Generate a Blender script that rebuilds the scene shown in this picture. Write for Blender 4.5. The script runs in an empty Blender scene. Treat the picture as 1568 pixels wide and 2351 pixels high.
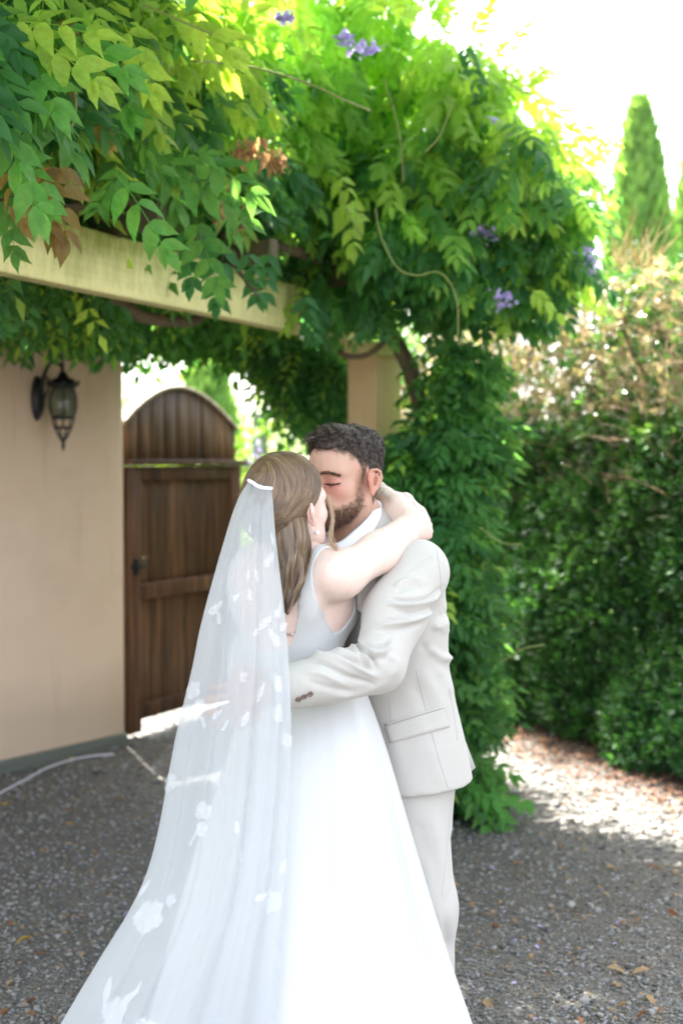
import bpy, bmesh, math, random
import numpy as np
from mathutils import Vector, Matrix, noise
from mathutils.bvhtree import BVHTree

random.seed(7)
RNG = np.random.default_rng(11)
S = bpy.context.scene
C = S.collection

# ------------------------------------------------------------------ camera
CAM_H = 1.6
FU = 2351.0 * 50.0 / 36.0          # focal length measured in the units of the layout notes (picture 1568 x 2351)
TILT = math.atan(115.5 / FU)
cam_d = bpy.data.cameras.new('camera')
cam = bpy.data.objects.new('camera', cam_d)
C.objects.link(cam)
cam.location = (0, 0, CAM_H)
cam.rotation_euler = (math.pi / 2 - TILT, 0, 0)
cam_d.sensor_fit = 'VERTICAL'
cam_d.sensor_height = 36.0
cam_d.sensor_width = 24.0
cam_d.lens = 50.0
cam_d.clip_start = 0.05
cam_d.clip_end = 400
cam_d.dof.use_dof = True
cam_d.dof.focus_distance = 3.42
cam_d.dof.aperture_fstop = 2.5
S.camera = cam

# ------------------------------------------------------------------ sky, sun, exposure
SUN_AZ = (-0.34, 0.94)
SUN_EL = math.radians(59)
W = bpy.data.worlds.new('World')
S.world = W
W.use_nodes = True
nt = W.node_tree
bg = nt.nodes['Background']
sky = nt.nodes.new('ShaderNodeTexSky')
sky.sky_type = 'NISHITA'
sky.sun_disc = False
sky.sun_elevation = SUN_EL
sky.sun_rotation = math.atan2(SUN_AZ[0], SUN_AZ[1])
sky.dust_density = 4.0
sky.air_density = 1.0
hs = nt.nodes.new('ShaderNodeHueSaturation')
hs.inputs['Saturation'].default_value = 0.42
nt.links.new(sky.outputs[0], hs.inputs['Color'])
nt.links.new(hs.outputs[0], bg.inputs['Color'])
bg.inputs['Strength'].default_value = 0.15
sl = bpy.data.lights.new('sun', 'SUN')
sl.energy = 5.0
sl.angle = math.radians(0.53)
sl.color = (1.0, 0.95, 0.86)
sun = bpy.data.objects.new('sun', sl)
C.objects.link(sun)
sd = Vector((SUN_AZ[0] * math.cos(SUN_EL), SUN_AZ[1] * math.cos(SUN_EL), math.sin(SUN_EL)))
sun.rotation_euler = sd.to_track_quat('Z', 'Y').to_euler()
sun.location = (0, 0, 20)
S.view_settings.view_transform = 'Standard'
S.view_settings.look = 'None'
S.view_settings.gamma = 1
S.view_settings.exposure = 2.95
S.view_settings.use_curve_mapping = False
S.cycles.max_bounces = 10
S.cycles.diffuse_bounces = 5
S.cycles.glossy_bounces = 3
S.cycles.transmission_bounces = 6
S.cycles.transparent_max_bounces = 24
S.cycles.sample_clamp_indirect = 8
S.cycles.caustics_reflective = False
S.cycles.caustics_refractive = False

# ------------------------------------------------------------------ helpers
def P(u, v, Y):
    """world point at distance Y (metres from the camera plane) that a layout note (u, v) refers to"""
    x = (u - 784.0) / FU
    y = (1175.5 - v) / FU
    cy, sy = math.cos(TILT), math.sin(TILT)
    d = np.array([x, cy + y * sy, -sy + y * cy])
    return np.array([0, 0, CAM_H]) + d * (Y / d[1])

def PV(u, v, Y):
    x = (u - 784.0) / FU
    y = (1175.5 - v) / FU
    cy, sy = math.cos(TILT), math.sin(TILT)
    dy = cy + y * sy
    dz = -sy + y * cy
    return np.stack([x / dy * Y, Y + 0 * x, CAM_H + dz / dy * Y], -1)

def tag(o, label=None, cat=None, group=None, kind=None):
    if label: o['label'] = label
    if cat: o['category'] = cat
    if group: o['group'] = group
    if kind: o['kind'] = kind
    return o

def empty(name, loc=(0, 0, 0), label=None, cat=None, group=None):
    o = bpy.data.objects.new(name, None)
    C.objects.link(o)
    o.location = loc
    o.empty_display_size = 0.05
    tag(o, label, cat, group)
    return o

def put(name, me, mat=None, parent=None, smooth=False):
    o = bpy.data.objects.new(name, me)
    C.objects.link(o)
    if mat is not None:
        me.materials.clear(); me.materials.append(mat)
    if parent is not None:
        o.parent = parent
        # geometry is written in world coordinates; cancel the parent's offset
        o.matrix_parent_inverse = Matrix.Translation(-Vector(parent.location)) if parent.parent is None else Matrix.Identity(4)
    if smooth:
        me.polygons.foreach_set('use_smooth', [True] * len(me.polygons))
    return o

def np_mesh(name, V, F, col=None, attr='tint'):
    V = np.asarray(V, dtype=np.float32).reshape(-1, 3)
    me = bpy.data.meshes.new(name)
    me.vertices.add(len(V))
    me.vertices.foreach_set('co', V.ravel())
    if isinstance(F, np.ndarray):
        n, k = F.shape
        loops = F.astype(np.int32).ravel()
        starts = np.arange(0, n * k, k, dtype=np.int32)
        tot = np.full(n, k, dtype=np.int32)
    else:
        loops = np.array([i for f in F for i in f], dtype=np.int32)
        tot = np.array([len(f) for f in F], dtype=np.int32)
        starts = np.concatenate([[0], np.cumsum(tot)[:-1]]).astype(np.int32)
    me.loops.add(len(loops))
    me.loops.foreach_set('vertex_index', loops)
    me.polygons.add(len(tot))
    me.polygons.foreach_set('loop_start', starts)
    try:
        me.polygons.foreach_set('loop_total', tot)
    except Exception:
        pass
    me.update(calc_edges=True)
    if col is not None:
        a = me.color_attributes.new(attr, 'FLOAT_COLOR', 'POINT')
        c4 = np.ones((len(V), 4), dtype=np.float32)
        c4[:, :3] = col
        a.data.foreach_set('color', c4.ravel())
    return me

def smooth_all(me):
    me.polygons.foreach_set('use_smooth', [True] * len(me.polygons))
    return me

def hexa(c, ex, ey, ez):
    """box from a corner and three edge vectors"""
    c, ex, ey, ez = (np.array(a, dtype=float) for a in (c, ex, ey, ez))
    V = np.array([c, c + ex, c + ex + ey, c + ey, c + ez, c + ex + ez, c + ex + ey + ez, c + ey + ez])
    F = np.array([[0, 3, 2, 1], [4, 5, 6, 7], [0, 1, 5, 4], [1, 2, 6, 5], [2, 3, 7, 6], [3, 0, 4, 7]])
    if np.dot(np.cross(ex, ey), ez) < 0:
        F = F[:, ::-1]
    return V, F

def box(name, c, ex, ey, ez, mat, parent=None, bev=0.004):
    V, F = hexa(c, ex, ey, ez)
    o = put(name, np_mesh(name, V, F), mat, parent)
    if bev:
        b = o.modifiers.new('bevel', 'BEVEL'); b.width = bev; b.segments = 2
    return o

def catmull(pts, n):
    pts = np.asarray(pts, dtype=float)
    if len(pts) < 3:
        t = np.linspace(0, 1, n)[:, None]
        return pts[0] * (1 - t) + pts[-1] * t
    p = np.vstack([2 * pts[0] - pts[1], pts, 2 * pts[-1] - pts[-2]])
    m = len(pts) - 1
    out = []
    for s in np.linspace(0, m - 1e-9, n):
        i = int(s); t = s - i
        a, b, c, d = p[i], p[i + 1], p[i + 2], p[i + 3]
        out.append(0.5 * ((2 * b) + (-a + c) * t + (2 * a - 5 * b + 4 * c - d) * t * t + (-a + 3 * b - 3 * c + d) * t ** 3))
    return np.array(out)

def tube_geo(pts, rad, seg=8, n=None, rough=0.0, sub=True):
    pts = np.asarray(pts, dtype=float)
    rad = np.broadcast_to(np.asarray(rad, dtype=float), (len(pts),)).copy()
    if sub:
        n = n or max(6, 5 * len(pts))
        q = catmull(np.hstack([pts, rad[:, None]]), n)
        pts, rad = q[:, :3], np.abs(q[:, 3])
    n = len(pts)
    T = np.gradient(pts, axis=0)
    T /= np.linalg.norm(T, axis=1, keepdims=True) + 1e-12
    up = np.array([0, 0, 1.0]) if abs(T[0, 2]) < 0.9 else np.array([1.0, 0, 0])
    N = np.zeros_like(T)
    v = np.cross(T[0], up); v /= np.linalg.norm(v)
    for i in range(n):
        v = v - T[i] * np.dot(v, T[i]); v /= np.linalg.norm(v) + 1e-12
        N[i] = v
    B = np.cross(T, N)
    a = np.linspace(0, 2 * math.pi, seg, endpoint=False)
    r = rad[:, None] * (1 + rough * RNG.uniform(-1, 1, (n, seg)))
    V = pts[:, None, :] + r[..., None] * (np.cos(a)[None, :, None] * N[:, None, :] + np.sin(a)[None, :, None] * B[:, None, :])
    V = V.reshape(-1, 3)
    F = []
    for i in range(n - 1):
        for j in range(seg):
            k = (j + 1) % seg
            F.append([i * seg + j, i * seg + k, (i + 1) * seg + k, (i + 1) * seg + j])
    F.append(list(range(seg))[::-1]); F.append([(n - 1) * seg + j for j in range(seg)])
    return V, F

def tube(name, pts, rad, mat, parent=None, seg=8, n=None, rough=0.0, sub=True):
    V, F = tube_geo(pts, rad, seg, n, rough, sub)
    return put(name, smooth_all(np_mesh(name, V, F)), mat, parent)

def merge(parts):
    V, F, o = [], [], 0
    for v, f in parts:
        V.append(np.asarray(v)); F += [[i + o for i in q] for q in (f.tolist() if isinstance(f, np.ndarray) else f)]
        o += len(v)
    return np.vstack(V), F

def lathe_geo(prof, center, axis_x=(1, 0, 0), axis_y=(0, 1, 0), axis_z=(0, 0, 1), seg=20, sx=1, sy=1):
    prof = np.asarray(prof, dtype=float)
    X, Y, Z = (np.array(a, dtype=float) for a in (axis_x, axis_y, axis_z))
    a = np.linspace(0, 2 * math.pi, seg, endpoint=False)
    V = []
    for r, z in prof:
        for t in a:
            V.append(np.array(center) + X * r * math.cos(t) * sx + Y * r * math.sin(t) * sy + Z * z)
    F = []
    for i in range(len(prof) - 1):
        for j in range(seg):
            k = (j + 1) % seg
            F.append([i * seg + j, i * seg + k, (i + 1) * seg + k, (i + 1) * seg + j])
    F.append(list(range(seg))[::-1]); F.append([(len(prof) - 1) * seg + j for j in range(seg)])
    return np.array(V), F

# ------------------------------------------------------------------ materials
class NT:
    def __init__(s, name):
        s.m = bpy.data.materials.new(name); s.m.use_nodes = True
        s.t = s.m.node_tree; s.b = s.t.nodes['Principled BSDF']; s.out = s.t.nodes['Material Output']
    def n(s, typ, **kw):
        x = s.t.nodes.new(typ)
        for k, v in kw.items():
            if k in x.inputs.keys() if isinstance(k, str) else False: x.inputs[k].default_value = v
            else: setattr(x, k, v)
        return x
    def l(s, a, b): s.t.links.new(a, b)
    def noise(s, scale, detail=4, rough=0.55, vec=None):
        x = s.n('ShaderNodeTexNoise'); x.inputs['Scale'].default_value = scale
        x.inputs['Detail'].default_value = detail; x.inputs['Roughness'].default_value = rough
        if vec is not None: s.l(vec, x.inputs['Vector'])
        return x.outputs['Fac']
    def coords(s, scale=(1, 1, 1), rot=(0, 0, 0)):
        g = s.n('ShaderNodeNewGeometry')
        m = s.n('ShaderNodeMapping'); m.inputs['Scale'].default_value = scale; m.inputs['Rotation'].default_value = rot
        s.l(g.outputs['Position'], m.inputs['Vector'])
        return m.outputs[0]
    def ramp(s, fac, stops):
        r = s.n('ShaderNodeValToRGB'); s.l(fac, r.inputs[0])
        e = r.color_ramp.elements
        while len(e) < len(stops): e.new(0.5)
        for i, (p, c) in enumerate(stops):
            e[i].position = p; e[i].color = (*c, 1) if len(c) == 3 else c
        return r.outputs[0]
    def mix(s, fac, a, b, mode='MIX'):
        m = s.n('ShaderNodeMixRGB'); m.blend_type = mode
        for sock, v in ((m.inputs[0], fac), (m.inputs[1], a), (m.inputs[2], b)):
            if hasattr(v, 'is_linked') or hasattr(v, 'links'): s.l(v, sock)
            elif isinstance(v, (int, float)): sock.default_value = v
            else: sock.default_value = (*v, 1)
        return m.outputs[0]
    def bump(s, h, strength=0.3, dist=0.01):
        b = s.n('ShaderNodeBump'); b.inputs['Strength'].default_value = strength; b.inputs['Distance'].default_value = dist
        s.l(h, b.inputs['Height']); s.l(b.outputs[0], s.b.inputs['Normal'])
    def col(s, c, rough=0.6, spec=0.5):
        if hasattr(c, 'links'): s.l(c, s.b.inputs['Base Color'])
        else: s.b.inputs['Base Color'].default_value = (*c, 1)
        s.b.inputs['Roughness'].default_value = rough
        s.b.inputs['Specular IOR Level'].default_value = spec
        return s

def plain(name, c, rough=0.6, metal=0.0, var=0.12, scale=30):
    t = NT(name)
    f = t.noise(scale)
    c = np.array(c)
    t.col(t.ramp(f, [(0.3, tuple(c * (1 - var))), (0.7, tuple(np.minimum(c * (1 + var), 1)))]), rough)
    t.b.inputs['Metallic'].default_value = metal
    t.bump(f, 0.15, 0.002)
    return t.m

def leaf_mat(name, trans=0.5, rough=0.5, warm=(1.5, 1.45, 0.6), spec=0.25):
    t = NT(name)
    a = t.n('ShaderNodeAttribute'); a.attribute_name = 'tint'
    ri = t.n('ShaderNodeObjectInfo')
    nz = t.noise(9, 2)
    v = t.n('ShaderNodeHueSaturation'); t.l(a.outputs['Color'], v.inputs['Color'])
    hj = t.n('ShaderNodeMapRange'); t.l(t.noise(3.5, 1), hj.inputs[0]); hj.inputs[3].default_value = 0.47; hj.inputs[4].default_value = 0.53; t.l(hj.outputs[0], v.inputs['Hue'])
    mr = t.n('ShaderNodeMapRange'); t.l(nz, mr.inputs[0])
    mr.inputs[1].default_value = 0.3; mr.inputs[2].default_value = 0.7
    mr.inputs[3].default_value = 0.88; mr.inputs[4].default_value = 1.14
    t.l(mr.outputs[0], v.inputs['Value'])
    t.col(v.outputs[0], rough, spec)
    tr = t.n('ShaderNodeBsdfTranslucent')
    w = t.mix(1.0, v.outputs[0], warm, 'MULTIPLY')
    t.l(w, tr.inputs['Color'])
    mx = t.n('ShaderNodeMixShader'); mx.inputs[0].default_value = trans
    t.l(t.b.outputs[0], mx.inputs[1]); t.l(tr.outputs[0], mx.inputs[2])
    t.l(mx.outputs[0], t.out.inputs['Surface'])
    return t.m
# ================================================================== SETTING
# ground: one gravel sheet to the horizon, gently uneven near the camera
t = NT('gravel_ground')
g = t.n('ShaderNodeNewGeometry')
vor = t.n('ShaderNodeTexVoronoi'); vor.inputs['Scale'].default_value = 85; t.l(g.outputs['Position'], vor.inputs['Vector'])
vor2 = t.n('ShaderNodeTexVoronoi'); vor2.inputs['Scale'].default_value = 190; t.l(g.outputs['Position'], vor2.inputs['Vector'])
sep = t.n('ShaderNodeSeparateColor'); t.l(vor.outputs['Color'], sep.inputs[0])
c1 = t.ramp(sep.outputs[0], [(0.0, (0.095, 0.095, 0.095)), (0.45, (0.17, 0.165, 0.155)), (0.8, (0.22, 0.21, 0.19)), (1.0, (0.30, 0.28, 0.24))])
dirt = t.ramp(t.noise(1.3, 6, 0.6), [(0.42, (0, 0, 0)), (0.62, (1, 1, 1))])
c2 = t.mix(dirt, c1, t.mix(0.6, c1, (0.10, 0.085, 0.065)))
c3 = t.mix(t.ramp(vor2.outputs['Distance'], [(0.25, (0, 0, 0)), (0.7, (1, 1, 1))]), c2, (0.06, 0.055, 0.05))
t.col(c3, 0.85, 0.25)
t.bump(vor.outputs['Distance'], 0.6, -0.008)
M_GROUND = t.m
n = 90
gx = np.concatenate([[-150, -40], np.linspace(-6, 6, n), [40, 150]])
gy = np.concatenate([[-40, -10], np.linspace(0, 14, n), [60, 300]])
XX, YY = np.meshgrid(gx, gy, indexing='ij')
ZZ = np.zeros_like(XX)
for i in range(XX.shape[0]):
    for j in range(XX.shape[1]):
        if abs(XX[i, j]) < 7 and -1 < YY[i, j] < 15:
            ZZ[i, j] = 0.012 * noise.noise((XX[i, j] * 0.9, YY[i, j] * 0.9, 3)) + 0.004 * noise.noise((XX[i, j] * 5, YY[i, j] * 5, 1))
V = np.stack([XX, YY, ZZ], -1).reshape(-1, 3)
nx, ny = XX.shape
I = (np.arange(nx - 1)[:, None] * ny + np.arange(ny - 1)[None, :]).ravel()
F = np.stack([I, I + ny, I + ny + 1, I + 1], 1)
tag(put('ground', smooth_all(np_mesh('ground', V, F)), M_GROUND), kind='structure')
GRID = (gx, gy, ZZ)
def gz(x, y):
    return 0.012 * noise.noise((x * 0.9, y * 0.9, 3)) + 0.004 * noise.noise((x * 5, y * 5, 1))

# lawn beyond the gate
t = NT('lawn_green'); t.col(t.ramp(t.noise(3, 6), [(0.3, (0.07, 0.14, 0.03)), (0.7, (0.16, 0.25, 0.05))]), 0.9, 0.1)
V = np.array([[-30, 10.4, 0.016], [14, 10.4, 0.016], [30, 120, 0.016], [-60, 120, 0.016]])
tag(put('lawn', np_mesh('lawn', V, np.array([[0, 1, 2, 3]])), t.m), kind='structure')

# ---- stucco wall
t = NT('peach_stucco')
big = t.noise(1.6, 8, 0.7); fine = t.noise(55, 5, 0.6)
mid = t.noise(5, 5, 0.6)
c = t.ramp(big, [(0.35, (0.77, 0.575, 0.43)), (0.65, (0.82, 0.64, 0.505))])
c = t.mix(t.ramp(mid, [(0.55, (0, 0, 0)), (0.75, (1, 1, 1))]), c, t.mix(0.30, c, (0.45, 0.34, 0.25)))
sp = t.n('ShaderNodeSeparateXYZ'); gg = t.n('ShaderNodeNewGeometry'); t.l(gg.outputs['Position'], sp.inputs[0])
zn = t.n('ShaderNodeMath'); zn.operation = 'MULTIPLY_ADD'; t.l(t.noise(3.0, 6, 0.7), zn.inputs[0]); zn.inputs[1].default_value = -0.45; t.l(sp.outputs['Z'], zn.inputs[2])
c = t.mix(t.ramp(zn.outputs[0], [(0.0, (0.45, 0.45, 0.45)), (0.30, (0, 0, 0))]), c, (0.45, 0.36, 0.28))
stk = t.noise(1.5, 5, 0.6, t.coords((4, 4, 0.5)))
c = t.mix(t.ramp(stk, [(0.60, (0, 0, 0)), (0.72, (0.35, 0.35, 0.35))]), c, (0.50, 0.38, 0.28))
t.col(c, 0.9, 0.15); t.bump(t.mix(0.5, fine, mid), 0.25, 0.006)
M_STUCCO = t.m
t = NT('concrete_plinth'); t.col(t.ramp(t.noise(8, 6), [(0.3, (0.10, 0.115, 0.10)), (0.7, (0.19, 0.20, 0.18))]), 0.9, 0.2); t.bump(t.noise(60), 0.3, 0.004)
M_PLINTH = t.m
WD = np.array([-0.569, -0.822, 0]); WN = np.array([0.822, -0.569, 0])
W0 = np.array([-1.215, 8.0, 0])
# a subdivided slab, slightly uneven, with a softly rounded end
wl, wh, wt = 7.5, 3.1, 0.24
ns, nz_ = 60, 26
rim = [(0.0, -wt), (0.0, -0.03), (0.008, -0.01), (0.03, 0.0)] + [(s, 0.0) for s in np.linspace(0.2, wl, ns)] + [(wl, -wt)]
V = []
for k in range(nz_):
    z = 0.07 + (wh - 0.07) * k / (nz_ - 1)
    for s, o in rim:
        p = W0 + WD * s + WN * o
        wob = 0.006 * noise.noise((s * 1.3, z * 1.3, 5)) if o == 0 else 0
        p = p + WN * wob; V.append((p[0], p[1], z))
m = len(rim); F = []
for k in range(nz_ - 1):
    for j in range(m):
        a, b = k * m + j, k * m + (j + 1) % m
        F.append([a, a + m, b + m, b])
F.append([(nz_ - 1) * m + j for j in range(m)][::-1]); F.append(list(range(m)))
wall = empty('stucco_wall', tuple(W0), 'smooth peach stucco garden wall carrying the black lantern, left of the wooden gate', 'wall')
put('wall_face', smooth_all(np_mesh('wall_face', V, F)), M_STUCCO, wall)
es = wall.children[0].modifiers.new('es', 'EDGE_SPLIT'); es.split_angle = math.radians(50)
box('plinth', W0 + WN * 0.022 + WD * 0.01 + np.array([0, 0, -0.05]), WD * wl, -WN * (wt + 0.03), (0, 0, 0.118), M_PLINTH, wall, 0.008)

# ---- white cable on the ground along the wall foot
M_CABLE = plain('white_plastic', (0.62, 0.60, 0.66), 0.4)
cp = [P(-60, 1858, 6.45), P(0, 1832, 6.75), P(60, 1800, 7.05), P(105, 1772, 7.3), P(160, 1752, 7.5), P(215, 1744, 7.62), P(262, 1744, 7.66)]
for q in cp: q[2] = 0.014
tag(tube('cable', cp, 0.0055, M_CABLE, seg=8, n=40), 'thin white cable lying on the gravel along the foot of the stucco wall', 'cable')

# ---- wall lantern
M_IRON = NT('black_iron').col((0.012, 0.013, 0.018), 0.45, 0.5).m
t = NT('ribbed_glass'); t.col((0.22, 0.23, 0.16), 0.12, 0.6)
t.b.inputs['Transmission Weight'].default_value = 0.35
M_LGLASS = t.m
LP = W0 + WD * 0.66; LP[2] = 1.915
lamp = empty('wall_lantern', tuple(LP), 'black iron carriage lantern with glass panes hanging on the stucco wall', 'wall lamp')
up = np.array([0, 0, 1.0])
bx = W0 + WD * 0.66 + WN * 0.0
bx[2] = 1.93
prof = [(0.0, 0.04), (0.02, 0.04), (0.035, 0.03), (0.05, 0.012), (0.055, 0.0)]
V, F = lathe_geo(prof[::-1], bx, WD, up, WN, 20, 0.85, 2.2)
put('back_plate', smooth_all(np_mesh('back_plate', V, F)), M_IRON, lamp)
LC = bx + WN * 0.19; LC[2] = 0
def zc(z): q = LC.copy(); q[2] = z; return q
# scroll arm
arm = [bx + WN * 0.03 + up * 0.02, bx + WN * 0.05 + up * 0.11, bx + WN * 0.10 + up * 0.18, bx + WN * 0.17 + up * 0.17, zc(2.06)]
tube('arm', arm, [0.011, 0.011, 0.010, 0.009, 0.009], M_IRON, lamp)
tube('arm', [bx + WN * 0.03 - up * 0.02, bx + WN * 0.07 + up * 0.02, bx + WN * 0.09 + up * 0.09, bx + WN * 0.06 + up * 0.11], 0.006, M_IRON, lamp)
tube('hanger', [zc(2.03), zc(2.15)], [0.009, 0.006], M_IRON, lamp, sub=False)
V, F = lathe_geo([(0.0, 2.07), (0.018, 2.06), (0.03, 2.035), (0.062, 2.02), (0.068, 2.0), (0.074, 1.985), (0.05, 1.98), (0.0, 1.98)][::-1], (LC[0], LC[1], 0), seg=24)
put('cap', smooth_all(np_mesh('cap', V, F)), M_IRON, lamp)
gp = [(0.052, 1.985), (0.066, 1.955), (0.073, 1.92), (0.073, 1.885), (0.066, 1.85), (0.056, 1.83)]
V, F = lathe_geo(gp[::-1], (LC[0], LC[1], 0), seg=24)
put('glass_shade', smooth_all(np_mesh('glass_shade', V, F)), M_LGLASS, lamp)
for k in range(6):
    a = math.pi / 6 + k * math.pi / 3 + 0.25
    pts = [LC * [1, 1, 0] + np.array([math.cos(a) * (r + 0.004), math.sin(a) * (r + 0.004), z]) for r, z in gp]
    tube('rib', pts, 0.0042, M_IRON, lamp, seg=6)
    # top curl
    a0 = LC * [1, 1, 0] + np.array([math.cos(a) * 0.07, math.sin(a) * 0.07, 1.99])
    a1 = LC * [1, 1, 0] + np.array([math.cos(a) * 0.088, math.sin(a) * 0.088, 2.0])
    a2 = LC * [1, 1, 0] + np.array([math.cos(a) * 0.086, math.sin(a) * 0.086, 2.015])
    tube('curl', [a0, a1, a2], 0.006, M_IRON, lamp, seg=6)
for (r, z, nm) in ((0.062, 1.826, 'lower_ring'), (0.048, 1.775, 'lower_ring')):
    V, F = lathe_geo([(r - 0.012, z - 0.007), (r, z - 0.007), (r, z + 0.007), (r - 0.012, z + 0.007)], (LC[0], LC[1], 0), seg=24)
    put(nm, smooth_all(np_mesh(nm, V, F)), M_IRON, lamp)
for k in range(8):
    a = k * math.pi / 4 + 0.2
    d = np.array([math.cos(a), math.sin(a), 0])
    tube('spoke', [LC * [1, 1, 0] + d * 0.056 + up * 1.822, LC * [1, 1, 0] + d * 0.044 + up * 1.777], 0.005, M_IRON, lamp, seg=6, sub=False)
for k in range(4):
    a = k * math.pi / 2 + 0.6
    d = np.array([math.cos(a), math.sin(a), 0])
    tube('tail_bar', [LC * [1, 1, 0] + d * 0.042 + up * 1.77, LC * [1, 1, 0] + d * 0.022 + up * 1.73, LC * [1, 1, 0] + up * 1.70], 0.006, M_IRON, lamp, seg=6)
V, F = lathe_geo([(0.001, 1.652), (0.006, 1.665), (0.010, 1.68), (0.007, 1.693), (0.011, 1.70), (0.009, 1.72), (0.001, 1.725)], (LC[0], LC[1], 0), seg=12)
put('finial', smooth_all(np_mesh('finial', V, F)), M_IRON, lamp)
tube('bulb', [zc(1.86), zc(1.90), zc(1.94)], [0.016, 0.02, 0.012], NT('bulb_glass').col((0.6, 0.6, 0.65), 0.2).m, lamp)

# ---- wooden gate, standing ajar behind the wall's end
def wood(name, dark, light, axis_z=True, worn=0.5):
    t = NT(name)
    v = t.coords((14, 14, 1.2))
    f1 = t.noise(1.6, 8, 0.65, v); f2 = t.noise(0.9, 3, 0.5, t.coords((30, 30, 1.5)))
    oi = t.n('ShaderNodeObjectInfo')
    c = t.ramp(f1, [(0.32, dark), (0.72, light)])
    c = t.mix(t.ramp(f2, [(0.55, (0, 0, 0)), (0.72, (1, 1, 1))]), c, tuple(x * 1.5 for x in light))
    h = t.n('ShaderNodeHueSaturation'); t.l(c, h.inputs['Color'])
    mr = t.n('ShaderNodeMapRange'); t.l(oi.outputs['Random'], mr.inputs[0]); mr.inputs[3].default_value = 0.75; mr.inputs[4].default_value = 1.35
    t.l(mr.outputs[0], h.inputs['Value'])
    t.col(h.outputs[0], 0.6, 0.3); t.bump(f1, 0.5, 0.004)
    return t.m
M_WOOD = wood('stained_boards', (0.042, 0.020, 0.010), (0.165, 0.080, 0.036))
M_FRAME = wood('red_brown_frame', (0.040, 0.018, 0.010), (0.125, 0.058, 0.030))
GD = np.array([0.45, 0.893, 0]); GN = np.array([0.893, -0.45, 0])
G0 = np.array([-1.243, 8.12, 0])
gate = empty('arched_gate', tuple(G0), 'dark brown plank gate with an arched top standing between stucco wall and vines', 'gate')
def gbox(name, t0, t1, n0, n1, z0, z1, mat=M_FRAME, bev=0.004):
    return box(name, G0 + GD * t0 + GN * n0 + np.array([0, 0, z0]), GD * (t1 - t0), GN * (n1 - n0), (0, 0, z1 - z0), mat, gate, bev)
gbox('stile', 0.0, 0.13, -0.035, 0.03, 0.03, 1.575)
gbox('sun_gap_filler', -0.16, -0.004, -0.10, -0.037, 0.0, 1.78)  # strip added to stop sun slipping between wall and gate
gbox('stile', 1.14, 1.26, -0.035, 0.03, 0.06, 1.575)
gbox('rail', 0.1305, 1.1395, -0.03, 0.028, 0.10, 0.19)
gbox('rail', 0.1305, 1.1395, -0.03, 0.034, 0.80, 0.89)
gbox('rail', 0.1305, 1.1395, -0.03, 0.028, 1.49, 1.575)
gbox('ledge', -0.02, 1.30, -0.045, 0.06, 1.578, 1.612, M_FRAME, 0.006)
npl = 8
for k in range(npl):
    a = 0.127 + (1.016) * k / npl; b = 0.127 + (1.016) * (k + 1) / npl - 0.004
    for z0, z1 in ((0.185, 0.805), (0.885, 1.495)):
        if k == 0 and z0 > 0.5:
            gbox('plank', a + 0.032, b, -0.020, -0.002, z0, 1.04, M_WOOD, 0.003)     # notched round the latch opening
            gbox('plank', a, b, -0.0215, -0.003, 1.045, z1, M_WOOD, 0.003)
        else:
            gbox('plank', a, b, -0.020 + 0.003 * random.random(), 0.0 + 0.003 * random.random(), z0, z1, M_WOOD, 0.003)
gbox('latch', 0.03, 0.17, 0.031, 0.043, 0.985, 1.01, M_IRON, 0.002)
gbox('latch', 0.06, 0.085, 0.031, 0.05, 0.95, 1.04, M_IRON, 0.002)
def arch(t):
    x = min(max(t / 1.24, 0), 1)
    return 1.80 + 0.235 * max(math.sin(math.pi * x ** 0.92), 0) ** 0.95
na = 9
for k in range(na):
    a = 1.24 * k / na + 0.002; b = 1.24 * (k + 1) / na - 0.002
    V = []; ts = np.linspace(a, b, 5)
    off = 0.003 * random.random()
    for n0 in (-0.026 + off, 0.0 + off):
        for tt in ts: V.append(G0 + GD * tt + GN * n0 + up * arch(tt))
        V.append(G0 + GD * b + GN * n0 + up * 1.608); V.append(G0 + GD * a + GN * n0 + up * 1.608)
    F = [list(range(7)), [13, 12, 11, 10, 9, 8, 7]] + [[i, i + 7, (i + 1) % 7 + 7, (i + 1) % 7] for i in range(7)]
    F = [f[::-1] for f in F]
    o = put('arch_plank', np_mesh('arch_plank', V, F), M_WOOD, gate)
    bm_ = o.modifiers.new('b', 'BEVEL'); bm_.width = 0.003
# curved cap strip along the arch, its sunlit rim painted in as paler wood
V = []; ts = np.linspace(-0.01, 1.25, 36)
for tt in ts:
    for n0, dz in ((-0.04, 0.002), (0.018, 0.002), (0.018, 0.024), (-0.04, 0.024)):
        V.append(G0 + GD * tt + GN * n0 + up * (arch(tt) + dz))
F = [[i * 4 + j, i * 4 + (j + 1) % 4, (i + 1) * 4 + (j + 1) % 4, (i + 1) * 4 + j] for i in range(35) for j in range(4)] + [[3, 2, 1, 0], [140, 141, 142, 143]]
put('arch_cap', np_mesh('arch_cap', V, F), wood('sunlit_rim_cap', (0.12, 0.09, 0.06), (0.26, 0.21, 0.16)), gate)

# weathered post and stone ledge beyond the gate
M_GREY = plain('weathered_grey_wood', (0.20, 0.20, 0.19), 0.85, scale=12)
pp = P(598, 1060, 9.75)
post = empty('fence_post', (pp[0], pp[1], 0), 'grey weathered post with a flat shelf board, just right of the gate', 'post')
box('shaft', (pp[0] - 0.05, pp[1] - 0.05, 0), (0.10, 0, 0), (0, 0.10, 0), (0, 0, 1.93), M_GREY, post, 0.006)
box('shelf_board', (pp[0] - 0.24, pp[1] - 0.14, 1.56), (0.36, 0.05, 0), (0, 0.085, 0), (0, 0, 0.03), plain('grey_slate', (0.33, 0.36, 0.36), 0.6), post, 0.004)

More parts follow.
